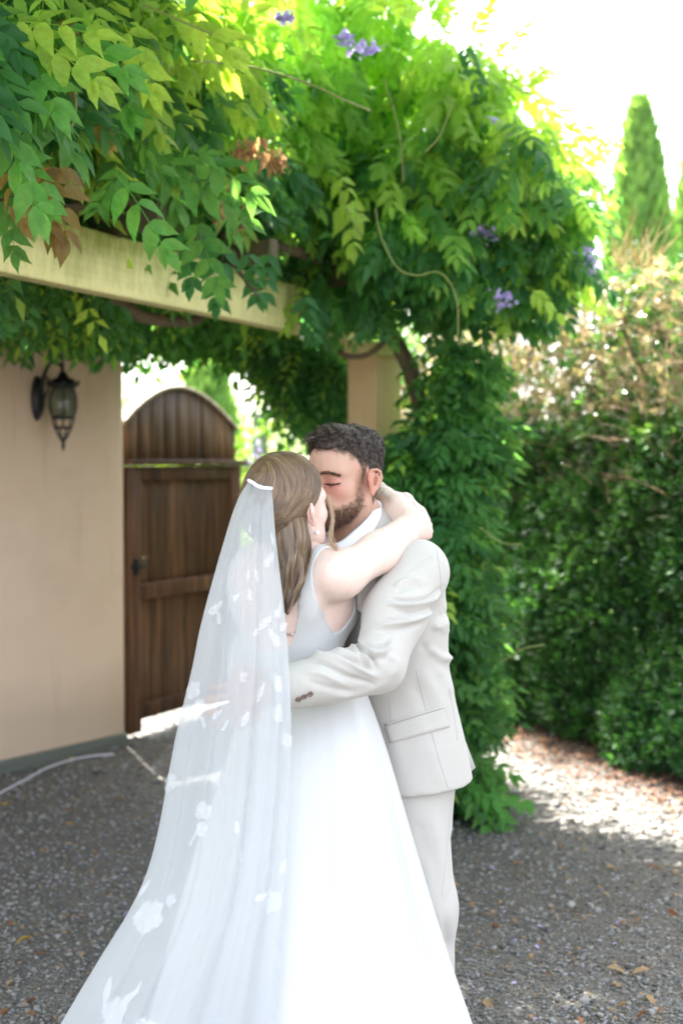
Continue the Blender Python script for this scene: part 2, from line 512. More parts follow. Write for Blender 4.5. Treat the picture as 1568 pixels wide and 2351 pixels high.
# ---- pergola: cream beam on a rotated stucco pillar
t = NT('algae_stained_cream_paint')
v = t.coords((3.2, 3.2, 1.0))
st = t.noise(5.0, 7, 0.7, v)
blot = t.noise(2.2, 6, 0.6)
spk = t.noise(120, 4, 0.7)
g = t.n('ShaderNodeNewGeometry'); sx = t.n('ShaderNodeSeparateXYZ'); t.l(g.outputs['Position'], sx.inputs[0])
mr = t.n('ShaderNodeMapRange'); t.l(sx.outputs['Z'], mr.inputs[0]); mr.inputs[1].default_value = 2.2; mr.inputs[2].default_value = 2.42
mr.inputs[3].default_value = -0.16; mr.inputs[4].default_value = 0.22
def madd(t, a, b):
    m = t.n('ShaderNodeMath'); m.operation = 'ADD'
    for i, q in enumerate((a, b)):
        if hasattr(q, 'links'): t.l(q, m.inputs[i])
        else: m.inputs[i].default_value = q
    return m.outputs[0]
avg = t.mix(0.45, st, blot)
f = madd(t, avg, mr.outputs[0])
c = t.ramp(f, [(0.36, (0.74, 0.67, 0.32)), (0.52, (0.52, 0.49, 0.21)), (0.66, (0.30, 0.31, 0.08)), (0.8, (0.14, 0.16, 0.035))])
c = t.mix(t.ramp(spk, [(0.60, (0, 0, 0)), (0.68, (1, 1, 1))]), c, t.mix(0.5, c, (0.10, 0.11, 0.03)))
t.col(c, 0.8, 0.2); t.bump(spk, 0.25, 0.003)
M_BEAM = t.m
BA = np.array([-1.07, 4.47, 0]); BD = np.array([1.1, 2.63, 0]); BD /= np.linalg.norm(BD); BNR = np.array([BD[1], -BD[0], 0])
pergola = empty('pergola', (0.17, 7.1, 0), 'cream painted pergola beam on a peach stucco pillar under the wisteria', 'pergola')
bstart = BA - BD * 1.6
# beam as a long slab with slight waviness
V = []; nb = 60; L = 4.62
for i in range(nb):
    s = L * i / (nb - 1)
    for o, z in ((0, 2.195), (0.0, 2.205), (0.0, 2.40), (-0.006, 2.41), (-0.069, 2.41), (-0.075, 2.40), (-0.075, 2.205), (-0.069, 2.195), (-0.006, 2.195)):
        w = 0.002 * noise.noise((s * 2, z * 5, 1))
        p = bstart + BD * s + BNR * (o + w); V.append((p[0], p[1], z + 0.003 * noise.noise((s * 1.1, 0, 9))))
kk = 9
F = [[i * kk + j, (i + 1) * kk + j, (i + 1) * kk + (j + 1) % kk, i * kk + (j + 1) % kk] for i in range(nb - 1) for j in range(kk)]
F = [f_[::-1] for f_ in F] + [list(range(kk)), [(nb - 1) * kk + j for j in range(kk)][::-1]]
put('beam', np_mesh('beam', V, F), M_BEAM, pergola)
t = NT('pillar_render'); t.col(t.ramp(t.noise(4, 6), [(0.3, (0.70, 0.50, 0.27)), (0.7, (0.78, 0.58, 0.34))]), 0.9, 0.15); t.bump(t.noise(60), 0.3, 0.004)
pc = np.array([(862 - 784) / FU * 7.02, 7.02, 0])
th = math.radians(49)
ea = np.array([math.cos(th), math.sin(th), 0]) * 0.205; eb = np.array([-math.sin(th), math.cos(th), 0]) * 0.185
box('pillar', pc, ea, eb, (0, 0, 2.12), t.m, pergola, 0.008)
box('pillar_cap', pc - (ea + eb) * 0.06 + np.array([0, 0, 2.122]), ea * 1.12, eb * 1.12, (0, 0, 0.07), M_BEAM, pergola, 0.006)
M_RAFTER = plain('dark_old_timber', (0.10, 0.085, 0.05), 0.85, scale=10)
for s in (0.55, 1.45, 2.35, 3.25, 4.1):
    a = bstart + BD * s; a[2] = 2.413
    wl_ = W0 + WD * (3.9 - s * 0.93)
    d = wl_ - a; d[2] = 0; Ld = np.linalg.norm(d); d /= Ld
    sd_ = np.array([-d[1], d[0], 0]) * 0.045
    box('rafter', a - d * 0.25, d * (Ld + 0.1), sd_, (0, 0, 0.09), M_RAFTER, pergola, 0.003)
# back beam from the pillar towards the wall's end
a = np.array([pc[0] + 0.05, 7.75, 2.3]); b = np.array([-1.3, 8.25, 2.3]); d = b - a
box('back_beam', a, d, (0.02, 0.06, 0), (0, 0, 0.12), M_RAFTER, pergola, 0.003)
# ================================================================== VEGETATION
def leaflet(L, Wd, fold=0.25, droop=0.2):
    """one leaflet along +x, folded on its midrib, tip drooping in z"""
    V = [(0, 0, 0)]
    for x, w in ((0.30, 0.98), (0.68, 0.80)):
        z = -droop * L * x * x
        V += [(x * L, w * Wd / 2, z + fold * w * Wd / 2), (x * L, 0, z), (x * L, -w * Wd / 2, z + fold * w * Wd / 2)]
    V.append((L * 1.04, 0, -droop * L * 1.2))
    F = [(0, 2, 1), (0, 3, 2), (1, 2, 5), (1, 5, 4), (2, 3, 6), (2, 6, 5), (4, 5, 7), (5, 6, 7)]
    return np.array(V, dtype=float), np.array(F)

def fine_leaflet(L, Wd, fold=0.25, droop=0.2):
    xs = [0.10, 0.28, 0.48, 0.68, 0.86]; ws = [0.62, 0.96, 1.0, 0.76, 0.34]
    V = [(0, 0, 0)]
    for k, (x, w) in enumerate(zip(xs, ws)):
        z = -droop * L * x * x; r = 0.02 * Wd * (-1) ** k
        V += [(x * L, w * Wd / 2 + r, z + fold * w * Wd / 2 + r), (x * L, 0, z), (x * L, -w * Wd / 2 + r, z + fold * w * Wd / 2)]
    V.append((L * 1.08, 0.02 * L, -droop * L * 1.3))
    F = [(0, 2, 1), (0, 3, 2)]
    for k in range(4):
        a = 1 + 3 * k; b = a + 3
        F += [(a, a + 1, b + 1), (a, b + 1, b), (a + 1, a + 2, b + 2), (a + 1, b + 2, b + 1)]
    F += [(13, 14, 16), (14, 15, 16)]
    return np.array(V, dtype=float), np.array(F)

def compound(rng, pairs=5, L=0.20, ll=0.062, lw=0.027, droop=0.35, jit=0.25, hang=0.3, lf=None):
    """pinnate leaf: rachis along +x with paired leaflets and a terminal one"""
    Vs, Fs, o = [], [], 0
    def rach(s):
        return np.array([s * L, 0, -droop * L * s * s])
    n = 7
    V = []
    w = 0.0012
    for i in range(n):
        p = rach(i / (n - 1)); V += [p + [0, w, 0], p + [0, -w, 0]]
    F = []
    for i in range(n - 1):
        F += [(2 * i, 2 * i + 1, 2 * i + 3), (2 * i, 2 * i + 3, 2 * i + 2)]
    Vs.append(np.array(V)); Fs.append(np.array(F)); o = len(V)
    items = [(1.0, 0.0)]
    for k in range(pairs):
        s = 0.25 + 0.68 * k / (pairs - 1) if pairs > 1 else 0.6
        for sg in (1, -1): items.append((s, sg))
    for s, sg in items:
        sz = (0.75 + 0.35 * math.sin(math.pi * (0.2 + 0.7 * s))) * rng.uniform(0.82, 1.12)
        v, f = (lf or leaflet)(ll * sz, lw * sz, fold=rng.uniform(0.15, 0.45), droop=rng.uniform(0.1, 0.35))
        yaw = sg * (math.radians(58) - 0.35 * s + rng.uniform(-jit, jit)) if sg else rng.uniform(-jit, jit)
        pitch = hang + rng.uniform(-jit, jit)
        roll = rng.uniform(-0.5, 0.5)
        R = np.array(Matrix.Rotation(yaw, 3, 'Z') @ Matrix.Rotation(pitch, 3, 'Y') @ Matrix.Rotation(roll, 3, 'X'))
        v = v @ R.T + rach(s)
        Vs.append(v); Fs.append(f + o); o += len(v)
    return np.vstack(Vs), np.vstack(Fs)

rg = np.random.default_rng(5)
BIG = [compound(rg, 4, 0.19, 0.080, 0.038, rg.uniform(0.15, 0.6), 0.32, 0.35, fine_leaflet) for _ in range(8)]
MID = [compound(rg, 5, 0.20, 0.066, 0.027, rg.uniform(0.15, 0.6)) for _ in range(8)]
LOW = []
for _ in range(6):
    # lighter version for the deep mass: leaflets of four triangles
    Vs, Fs, o = [], [], 0
    for s, sg in [(1, 0)] + [(0.2 + 0.2 * k, sg) for k in range(4) for sg in (1, -1)]:
        L = 0.068 * rg.uniform(0.8, 1.15); w = 0.03
        v = np.array([(0, 0, 0), (0.42 * L, w / 2, 0.005), (L, 0, -0.014), (0.42 * L, -w / 2, 0.005)])
        f = np.array([(0, 2, 1), (0, 3, 2)])
        R = np.array(Matrix.Rotation(sg * 1.0 + rg.uniform(-.2, .2), 3, 'Z') @ Matrix.Rotation(rg.uniform(-0.1, 0.7), 3, 'Y') @ Matrix.Rotation(rg.uniform(-.6, .6), 3, 'X'))
        Vs.append(v @ R.T + [s * 0.2, 0, -0.06 * s * s]); Fs.append(f + o); o += 4
    LOW.append((np.vstack(Vs), np.vstack(Fs)))

COARSE = []
for _ in range(4):
    Vs, Fs, o = [], [], 0
    for s, sg in [(1, 0)] + [(0.25 + 0.4 * k, sg) for k in range(2) for sg in (1, -1)]:
        L = 0.12; w = 0.062
        v = np.array([(0, 0, 0), (0.42 * L, w / 2, 0.008), (L, 0, -0.02), (0.42 * L, -w / 2, 0.008)])
        R = np.array(Matrix.Rotation(sg * 1.0, 3, 'Z') @ Matrix.Rotation(rg.uniform(-0.1, 0.4), 3, 'Y') @ Matrix.Rotation(rg.uniform(-.4, .4), 3, 'X'))
        Vs.append(v @ R.T + [s * 0.2, 0, -0.04 * s * s]); Fs.append(np.array([(0, 2, 1), (0, 3, 2)]) + o); o += 4
    COARSE.append((np.vstack(Vs), np.vstack(Fs)))

def frames(D, U):
    D = D / (np.linalg.norm(D, axis=1, keepdims=True) + 1e-9)
    Yv = np.cross(U, D); Yv /= (np.linalg.norm(Yv, axis=1, keepdims=True) + 1e-9)
    Z = np.cross(D, Yv)
    return np.stack([D, Yv, Z], 2)      # columns

def scatter(tmpls, pos, Rm, scale, tint, rng):
    """merge template copies into one vertex / face / tint set"""
    Vs, Fs, Ts, o = [], [], [], 0
    pick = rng.integers(0, len(tmpls), len(pos))
    for k, (tv, tf) in enumerate(tmpls):
        idx = np.nonzero(pick == k)[0]
        if not len(idx): continue
        v = np.einsum('nij,mj->nmi', Rm[idx], tv) * scale[idx][:, None, None] + pos[idx][:, None, :]
        m = len(tv)
        f = tf[None] + (np.arange(len(idx)) * m)[:, None, None] + o
        Vs.append(v.reshape(-1, 3)); Fs.append(f.reshape(-1, 3)); Ts.append(np.repeat(tint[idx], m, axis=0))
        o += len(idx) * m
    return np.vstack(Vs), np.vstack(Fs), np.vstack(Ts)

def rnd_dirs(n, rng):
    d = rng.normal(size=(n, 3)); return d / np.linalg.norm(d, axis=1, keepdims=True)

DARK = np.array([0.042, 0.145, 0.055]); MIDG = np.array([0.11, 0.29, 0.07]); YOUNG_BACKLIT = np.array([0.38, 0.57, 0.10]); BRONZE = np.array([0.27, 0.19, 0.08])  # young-leaf green is lifted paler to paint in backlit glare

def in_poly(u, v, poly):
    poly = np.asarray(poly, dtype=float); c = np.zeros(len(u), bool)
    j = len(poly) - 1
    for i in range(len(poly)):
        xi, yi = poly[i]; xj, yj = poly[j]
        with np.errstate(divide='ignore', invalid='ignore'):
            c ^= ((yi > v) != (yj > v)) & (u < (xj - xi) * (v - yi) / (yj - yi + 1e-12) + xi)
        j = i
    return c

def beamY(u):
    k = (u - 784) / FU
    return 2.94 / np.maximum(0.4183 - k, 0.3)

M_LEAF = leaf_mat('wisteria_leaf', 0.56, warm=(2.0, 1.85, 1.0))
M_BARK = plain('vine_bark', (0.13, 0.10, 0.06), 0.9, var=0.35, scale=25)
M_STEM = plain('green_stem', (0.20, 0.24, 0.06), 0.6)

vine = empty('wisteria_vine', (0.35, 6.9, 0), 'large wisteria vine covering the pergola and trailing down its pillar', 'climbing plant')
rng = np.random.default_rng(21)

# --- canopy rim seen above the beam
OUT = [(-250, -60), (1000, -60), (880, -20), (905, 70), (960, 50), (1010, 60), (1060, 90), (1110, 80), (1170, 120), (1185, 190), (1215, 225), (1245, 260), (1290, 300),
       (1325, 330), (1335, 390), (1310, 470), (1315, 520), (1295, 580), (1270, 620), (1220, 640), (1180, 665), (1120, 680), (1080, 670), (1040, 690), (1000, 650), (930, 600), (860, 590),
       (800, 580), (762, 530), (700, 470), (600, 420), (500, 365), (400, 345), (300, 300), (200, 260), (100, 215), (0, 185), (-250, 140)]
def canopy_pts(n):
    u = rng.uniform(-250, 1400, n * 3); v = rng.uniform(-60, 810, n * 3)
    ok = in_poly(u, v, OUT)
    return u[ok][:n], v[ok][:n]
def front_depth(u, v):
    by = np.where(u < 780, beamY(np.minimum(u, 780)), 6.95 - 0.35 * np.clip((u - 780) / 600, 0, 1))
    nz = np.array([noise.noise((a / 140.0, b / 110.0, 2.0)) for a, b in zip(u, v)])
    return by - 0.22 + 0.30 * nz - 0.35 * np.clip((300 - v) / 400, 0, 1) - 0.5 * np.exp(-((u - 1010) / 260) ** 2 - ((v - 420) / 210) ** 2)
def orient(n, rng, down=0.6, out=None):
    side = rnd_dirs(n, rng)
    D = side * [1, 0.8, 0.35] + np.array([0, -0.25, -down]) + (0 if out is None else out)
    U = np.array([0.05, -0.75, 0.9]) + 0.55 * rnd_dirs(n, rng)
    return frames(D, U)
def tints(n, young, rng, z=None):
    """young: 0..1 chance-like weight per leaf, raised where backlight is painted in"""
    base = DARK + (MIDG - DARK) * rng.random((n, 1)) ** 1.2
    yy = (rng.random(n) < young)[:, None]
    t = np.where(yy, MIDG + (YOUNG_BACKLIT - MIDG) * rng.uniform(0.3, 1, (n, 1)), base)
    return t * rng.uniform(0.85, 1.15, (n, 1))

LV, LF, LT, lo = [], [], [], 0
def bulk(tm, pos, R, sc, ti):
    global lo
    v, f, t_ = scatter(tm, pos, R, sc, ti, rng)
    LV.append(v); LF.append(f + lo); LT.append(t_); lo += len(v)

# front skin: the biggest of these become single parts
u, v = canopy_pts(2700)
kq = (rng.random(len(u)) < np.where((v < 330) & (u > 430), 0.62, 1.0)); u, v = u[kq], v[kq]
Dp = front_depth(u, v)
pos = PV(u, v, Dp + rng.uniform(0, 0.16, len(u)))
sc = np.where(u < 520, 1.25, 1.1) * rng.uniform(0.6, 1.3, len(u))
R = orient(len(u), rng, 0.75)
yw = np.clip(0.15 + 0.75 * (430 - v) / 420 + 0.45 * (u - 450) / 900, 0.05, 0.95) * np.clip(0.35 + (u - 150) / 500, 0.35, 1)  # more pale leaves towards the top right, painting in backlight and glare
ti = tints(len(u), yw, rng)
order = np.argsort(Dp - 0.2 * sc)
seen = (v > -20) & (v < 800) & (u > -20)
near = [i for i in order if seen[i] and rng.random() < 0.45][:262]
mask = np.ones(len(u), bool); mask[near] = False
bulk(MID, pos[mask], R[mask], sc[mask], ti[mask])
# leaf parts share a few meshes, one per shape and tint
pal = [DARK * 1.1, MIDG * 0.8, MIDG * 1.15, YOUNG_BACKLIT * 0.8]
LM = {}
for k in range(8):
    for q, c in enumerate(pal):
        V_, F_ = BIG[k]
        me = np_mesh('leaf', V_, F_, np.tile(c, (len(V_), 1))); me.materials.append(M_LEAF); LM[(k, q)] = me
def leaf_part(p, Rm, s, q, k=None, me=None, nm='leaf'):
    o = bpy.data.objects.new(nm, me or LM[(random.randrange(8) if k is None else k, q)])
    C.objects.link(o); o.parent = vine
    M4 = Matrix.Identity(4)
    for a in range(3):
        for b in range(3): M4[a][b] = Rm[a][b] * s
        M4[a][3] = p[a]
    o.matrix_parent_inverse = Matrix.Translation(-vine.location)
    o.matrix_basis = M4
    return o
for i in near:
    q = 3 if ti[i][0] > 0.13 else (2 if ti[i][0] > 0.06 else random.choice((0, 1)))
    leaf_part(pos[i], R[i], sc[i] * 0.95, q)

# deeper layers of the same mass
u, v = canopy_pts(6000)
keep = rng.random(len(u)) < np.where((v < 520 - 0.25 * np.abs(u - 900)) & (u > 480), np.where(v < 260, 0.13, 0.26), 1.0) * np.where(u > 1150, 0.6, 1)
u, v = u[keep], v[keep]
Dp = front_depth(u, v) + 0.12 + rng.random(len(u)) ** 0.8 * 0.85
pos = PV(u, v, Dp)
yw = np.clip(0.15 + 0.6 * (400 - v) / 400 + 0.3 * (u - 500) / 900, 0.05, 0.9)  # same painted backlight for the deeper leaves
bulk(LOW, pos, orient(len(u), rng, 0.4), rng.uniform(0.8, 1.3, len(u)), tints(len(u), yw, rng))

# roof of the pergola, in plan between beam and wall, and forward over the couple
n = 17000
px = rng.uniform(-3.6, 1.3, n); py = rng.uniform(3.9, 8.5, n)
xb = BA[0] + (py - BA[1]) * BD[0] / BD[1]
xw = W0[0] + (py - W0[1]) * WD[0] / WD[1]
pz = rng.uniform(2.42, 3.0, n) - 0.16 * (rng.random(n) < 0.2)
ok = (px < xb - 0.18) & (px > xw - 0.3) & (py < 8.35)
low_ = ok & (pz < 2.62) & (py > 4.6)
rest = ok & ~low_
pos = np.stack([px, py, pz], 1)
bulk(LOW, pos[low_], orient(low_.sum(), rng, 0.5), rng.uniform(0.9, 1.3, low_.sum()), tints(low_.sum(), 0.15, rng))
bulk(COARSE, pos[rest], orient(rest.sum(), rng, 0.15), rng.uniform(0.9, 1.3, rest.sum()), tints(rest.sum(), 0.15, rng))
n = 6500
px = rng.uniform(-2.6, 1.5, n); py = rng.uniform(3.9, 7.6, n); kp_ = (py < 5.2) | ((px > -0.25) & (px < 0.45)); px, py = px[kp_], py[kp_]; n = len(px)  # narrow unseen strip of leaves at the back added to shade the gravel
vv = (1.6 + (py * 0.34))           # keep it above the frame
pz = np.maximum(1.6 + py * 0.385, 2.95) + rng.uniform(0, 0.5, n) + 0.30 * (px > -0.1)
px += 0.25 * (py < 3.5)
bulk(COARSE, np.stack([px, py, pz], 1), orient(n, rng, 0.0), rng.uniform(0.9, 1.3, n), tints(n, 0.3, rng))

n = 1500
px = rng.uniform(-2.6, 1.6, n); py = rng.uniform(2.7, 3.9, n)  # sparse unseen leaves added to cut the top light on the couple
bulk(COARSE, np.stack([px, py, 3.35 + rng.uniform(0, 0.5, n)], 1), orient(n, rng, 0.0), rng.uniform(0.9, 1.3, n), tints(n, 0.3, rng))

# fringe hanging behind the beam (above wall and gate)
def fringe(poly, n, d0, d1, young=0.1, down=1.0, tm=LOW, s0=0.8, s1=1.15, sparse=None):
    poly = np.array(poly)
    u = rng.uniform(poly[:, 0].min(), poly[:, 0].max(), n * 4); v = rng.uniform(poly[:, 1].min(), poly[:, 1].max(), n * 4)
    ok = in_poly(u, v, poly); u, v = u[ok][:n], v[ok][:n]
    pos = PV(u, v, rng.uniform(d0, d1, len(u)))
    bulk(tm, pos, orient(len(u), rng, down), rng.uniform(s0, s1, len(u)), tints(len(u), young, rng))
fringe([(-40, 600), (20, 600), (20, 660), (-40, 670)], 16, 4.6, 4.9, 0.05, 1.2, BIG, 0.55, 0.7)
fringe([(60, 580), (290, 640), (270, 710), (200, 700), (130, 720), (90, 720), (65, 680)], 260, 6.2, 7.0, 0.3, 0.9)
fringe([(170, 660), (285, 660), (285, 730), (235, 740), (190, 690)], 70, 6.6, 7.3, 0.1, 1.1)
fringe([(280, 660), (700, 770), (690, 810), (590, 770), (545, 810), (500, 745), (420, 770), (360, 740), (320, 765), (285, 750)], 460, 7.4, 8.3, 0.12, 1.0, LOW, 0.7, 1.0)
fringe([(575, 740), (640, 760), (790, 760), (820, 1010), (740, 960), (700, 950), (670, 890), (640, 900), (630, 860), (610, 800), (570, 790)], 560, 7.3, 8.0, 0.06, 1.0, LOW, 0.8, 1.1)
# clump in front of the beam's right end
fringe([(690, 640), (720, 590), (800, 620), (860, 600), (905, 640), (860, 680), (800, 660), (760, 700), (715, 720)], 34, 6.35, 6.8, 0.04, 1.1, MID, 0.9, 1.15)
# column down to the ground at the right of the pillar, behind the groom
COL = [(1000, 760), (1085, 760), (1075, 860), (1060, 930), (1110, 960), (1090, 1040), (1050, 1080), (1060, 1180), (1040, 1280), (1070, 1380), (1050, 1460), (1090, 1540),
       (1070, 1640), (1040, 1720), (1050, 1780), (1060, 1810), (1040, 1830), (1000, 1830), (850, 1830), (830, 1200), (870, 1010), (1000, 970)]
u = rng.uniform(800, 1150, 9000); v = rng.uniform(780, 1885, 9000)
ok = in_poly(u, v, COL); u, v = u[ok][:3000], v[ok][:3000]
nz = np.array([noise.noise((a / 90.0, b / 90.0, 7.0)) for a, b in zip(u, v)])
Dp = 6.25 + 0.35 * nz + rng.random(len(u)) ** 1.3 * 0.7 + 0.3 * np.clip((1300 - v) / 500, 0, 1)
pos = PV(u, v, Dp); pos[:, 2] = np.maximum(pos[:, 2], 0.10)
side = rnd_dirs(len(u), rng)
D = side * [0.8, 0.5, 0.3] + np.stack([np.clip((u - 950) / 200, 0.0, 1.2), 0 * u - 0.3, 0 * u - 0.25], 1)
Rm = frames(D, np.array([0.1, -0.5, 1.0]) + 0.45 * rnd_dirs(len(u), rng))
kk_ = rng.random(len(u)) < 0.4
tt_ = tints(len(u), 0.05, rng)
bulk(MID, pos[kk_], Rm[kk_], rng.uniform(0.85, 1.15, kk_.sum()), tt_[kk_])
bulk(LOW, pos[~kk_], Rm[~kk_], rng.uniform(0.85, 1.2, (~kk_).sum()), tt_[~kk_])
# loose low sprigs at the column's foot
for (a, b, Y) in ((1050, 1800, 6.2), (1080, 1830, 6.15), (1110, 1845, 6.2), (1085, 1770, 6.3)):
    for _ in range(2):
        D = np.array([[random.uniform(0.2, 1), -0.4, random.uniform(-0.5, 0.1)]])
        Rq = frames(D, np.array([[0, -0.5, 1.0]]))[0]
        leaf_part(P(a + random.uniform(-15, 15), b - 30, Y), Rq, 1.0, 2)
# shoots that stand clear of the outline against the sky
for (a, b, da, db, Y) in ((900, 60, 30, -60, 5.9), (985, 60, 20, -40, 6.2), (1060, 95, 10, -50, 6.2), (1150, 130, 20, -50, 6.3), (1180, 230, 60, -90, 6.3), (1230, 280, 90, -60, 6.4),
                          (1270, 310, 80, -30, 6.4), (1300, 400, 60, -60, 6.4), (1300, 500, 50, -20, 6.4), (1285, 580, 60, -50, 6.4), (1240, 640, 80, 10, 6.4), (1200, 660, 60, 40, 6.3),
                          (760, 20, 10, -60, 5.6), (840, 20, 20, -40, 5.8), (1310, 540, 60, -50, 6.5), (1290, 620, 40, 30, 6.5)):
    for t_ in range(3):
        p = P(a + random.uniform(-25, 25), b + random.uniform(-20, 20), Y + random.uniform(-.2, .2))
        q = P(a + da, b + db, Y)
        d = q - P(a, b, Y) + np.array([random.uniform(-.03, .03), random.uniform(-.05, .05), random.uniform(-.03, .03)])
        Rq = frames(d[None], np.array([[random.uniform(-.5, .5), -0.7, 0.7]]))
        bulk(MID, p[None], Rq, np.array([random.uniform(0.7, 1.0)]), (YOUNG_BACKLIT * random.uniform(0.7, 1.1))[None])

V_, F_, T_ = np.vstack(LV), np.vstack(LF), np.vstack(LT)
tag(put('foliage', smooth_all(np_mesh('foliage', V_, F_, T_)), M_LEAF, vine), kind='stuff')

# large leaves close to the lens side of the beam, placed as the photo shows them
def hero(u, v, Y, tu, tv, s, q, nz_=0.6, k=None, me=None, nm='leaf'):
    p = P(u, v, Y); e = P(tu, tv, Y - 0.05)
    d = (e - p)[None]
    Rq = frames(d, np.array([[random.uniform(-.3, .3), -1.0, nz_]]))[0]
    return leaf_part(p, Rq, s, q, k, me, nm)
for a in ((265, 395, 4.35, 350, 500, 1.25, 2), (300, 380, 4.4, 250, 420, 0.8, 1), (340, 400, 4.4, 440, 330, 0.9, 1), (440, 480, 4.75, 480, 600, 1.2, 1), (455, 500, 4.8, 440, 640, 1.0, 0),
          (400, 400, 4.5, 545, 440, 1.2, 1), (430, 340, 4.5, 560, 390, 1.2, 1), (0, 290, 3.9, 60, 400, 1.2, 2), (30, 330, 4.0, 90, 420, 1.0, 2), (10, 430, 4.1, 20, 520, 0.9, 1),
          (520, 540, 5.1, 500, 650, 1.1, 0), (560, 560, 5.3, 600, 660, 1.0, 0), (620, 560, 5.5, 600, 680, 1.0, 0), (690, 660, 5.9, 720, 760, 1.05, 0), (60, 70, 3.9, 160, 120, 1.2, 3),
          (280, 40, 4.2, 330, 150, 1.1, 3), (120, 60, 4.0, 230, 100, 1.2, 2), (0, 60, 3.9, 90, 30, 1.2, 3), (380, 20, 4.4, 480, 60, 1.2, 3), (560, 60, 4.9, 590, -20, 1.1, 3), (770, 390, 5.9, 830, 470, 1.0, 3), (780, 450, 5.9, 820, 540, 1.0, 3)):
    hero(*a)
meB = []
for k in range(3):
    V_, F_ = BIG[k]; me = np_mesh('bronze_leaf', V_, F_, np.tile(BRONZE * (0.8 + 0.3 * k), (len(V_), 1))); me.materials.append(M_LEAF); meB.append(me)
for a in ((120, 350, 4.1, 90, 470, 1.0, 0), (135, 345, 4.1, 150, 470, 1.15, 0), (20, 370, 4.0, 30, 470, 0.8, 0), (150, 180, 4.2, 60, 260, 0.6, 0), (170, 190, 4.2, 100, 260, 0.5, 0), (200, 260, 4.4, 250, 310, 0.6, 0), (130, 40, 4.1, 160, 60, 0.5, 0)):
    o = hero(*a, me=random.choice(meB), nm='bronze_leaf'); o['label'] = 'young bronze coloured leaf'

# dried curled leaves
M_DRY = leaf_mat('dry_leaf', 0.45, 0.8, (1.2, 1.1, 0.9), 0.1)
def dry_cluster(u, v, Y, n, w, h):
    Vs, Fs, Ts, o = [], [], [], 0
    for _ in range(n):
        L = random.uniform(0.05, 0.085)
        vv, ff = leaflet(L, 0.022, fold=random.uniform(0.9, 2.0), droop=random.uniform(0.2, 0.7))
        p = P(u + random.uniform(-w, w), v + random.uniform(-h, h), Y + random.uniform(-.05, .05))
        Rq = frames(np.array([[random.uniform(-.5, .5), random.uniform(-.4, .4), -1]]), rnd_dirs(1, rng))[0]
        vv = vv @ Rq.T + p
        Vs.append(vv); Fs.append(ff + o); o += len(vv); Ts.append(np.tile(np.array([0.46, 0.29, 0.15]) * random.uniform(0.6, 1.3), (len(vv), 1)))
    ob = put('dry_leaf_cluster', np_mesh('dry_leaf_cluster', np.vstack(Vs), np.vstack(Fs), np.vstack(Ts)), M_DRY, vine)
    ob['label'] = 'cluster of brown dried leaves'; ob['kind'] = 'stuff'
for a in ((575, 330, 4.95, 22, 40, 18), (640, 350, 5.1, 12, 20, 14), (568, 480, 4.95, 10, 8, 20), (512, 470, 4.8, 6, 8, 14), (530, 420, 4.9, 6, 14, 10)):
    dry_cluster(*a)

# flower clusters
t = NT('wisteria_petal'); a_ = t.n('ShaderNodeAttribute'); a_.attribute_name = 'tint'; t.col(a_.outputs['Color'], 0.6, 0.2)
trn = t.n('ShaderNodeBsdfTranslucent'); t.l(a_.outputs['Color'], trn.inputs['Color']); mx = t.n('ShaderNodeMixShader'); mx.inputs[0].default_value = 0.4
t.l(t.b.outputs[0], mx.inputs[1]); t.l(trn.outputs[0], mx.inputs[2]); t.l(mx.outputs[0], t.out.inputs['Surface'])
M_PETAL = t.m
def flower(u, v, Y, n, w, h):
    Vs, Fs, Ts, o = [], [], [], 0
    for _ in range(n):
        s = random.uniform(0.010, 0.017)
        th_ = np.linspace(0, 2 * math.pi, 7)[:-1]
        vv = np.vstack([[0, 0, 0]] + [[math.cos(x) * s, math.sin(x) * s * 0.8, s * 0.35] for x in th_])
        ff = np.array([[0, 1 + i, 1 + (i + 1) % 6] for i in range(6)])
        Rq = frames(rnd_dirs(1, rng), rnd_dirs(1, rng))[0]
        p = P(u + random.gauss(0, w), v + random.gauss(0, h), Y - random.uniform(0, .08))
        Vs.append(vv @ Rq.T + p); Fs.append(ff + o); o += 7
        Ts.append(np.tile(np.array([0.50, 0.40, 0.80]) * random.uniform(0.8, 1.2) + random.uniform(0, 0.12), (7, 1)))
    fo_ = put('flower_cluster', np_mesh('flower_cluster', np.vstack(Vs), np.vstack(Fs), np.minimum(np.vstack(Ts), 0.95)), M_PETAL, vine); fo_['kind'] = 'stuff'
for a in ((655, 42, 5.0, 26, 13, 8), (790, 92, 5.3, 34, 12, 10), (832, 110, 5.35, 34, 14, 12), (1112, 535, 6.1, 34, 15, 10), (1155, 688, 6.1, 30, 13, 10), (1352, 585, 6.3, 22, 14, 12), (1345, 625, 6.3, 18, 10, 10), (1130, 270, 6.2, 10, 8, 8)):
    flower(*a)
flower(585, 1030, 9.5, 34, 10, 16)

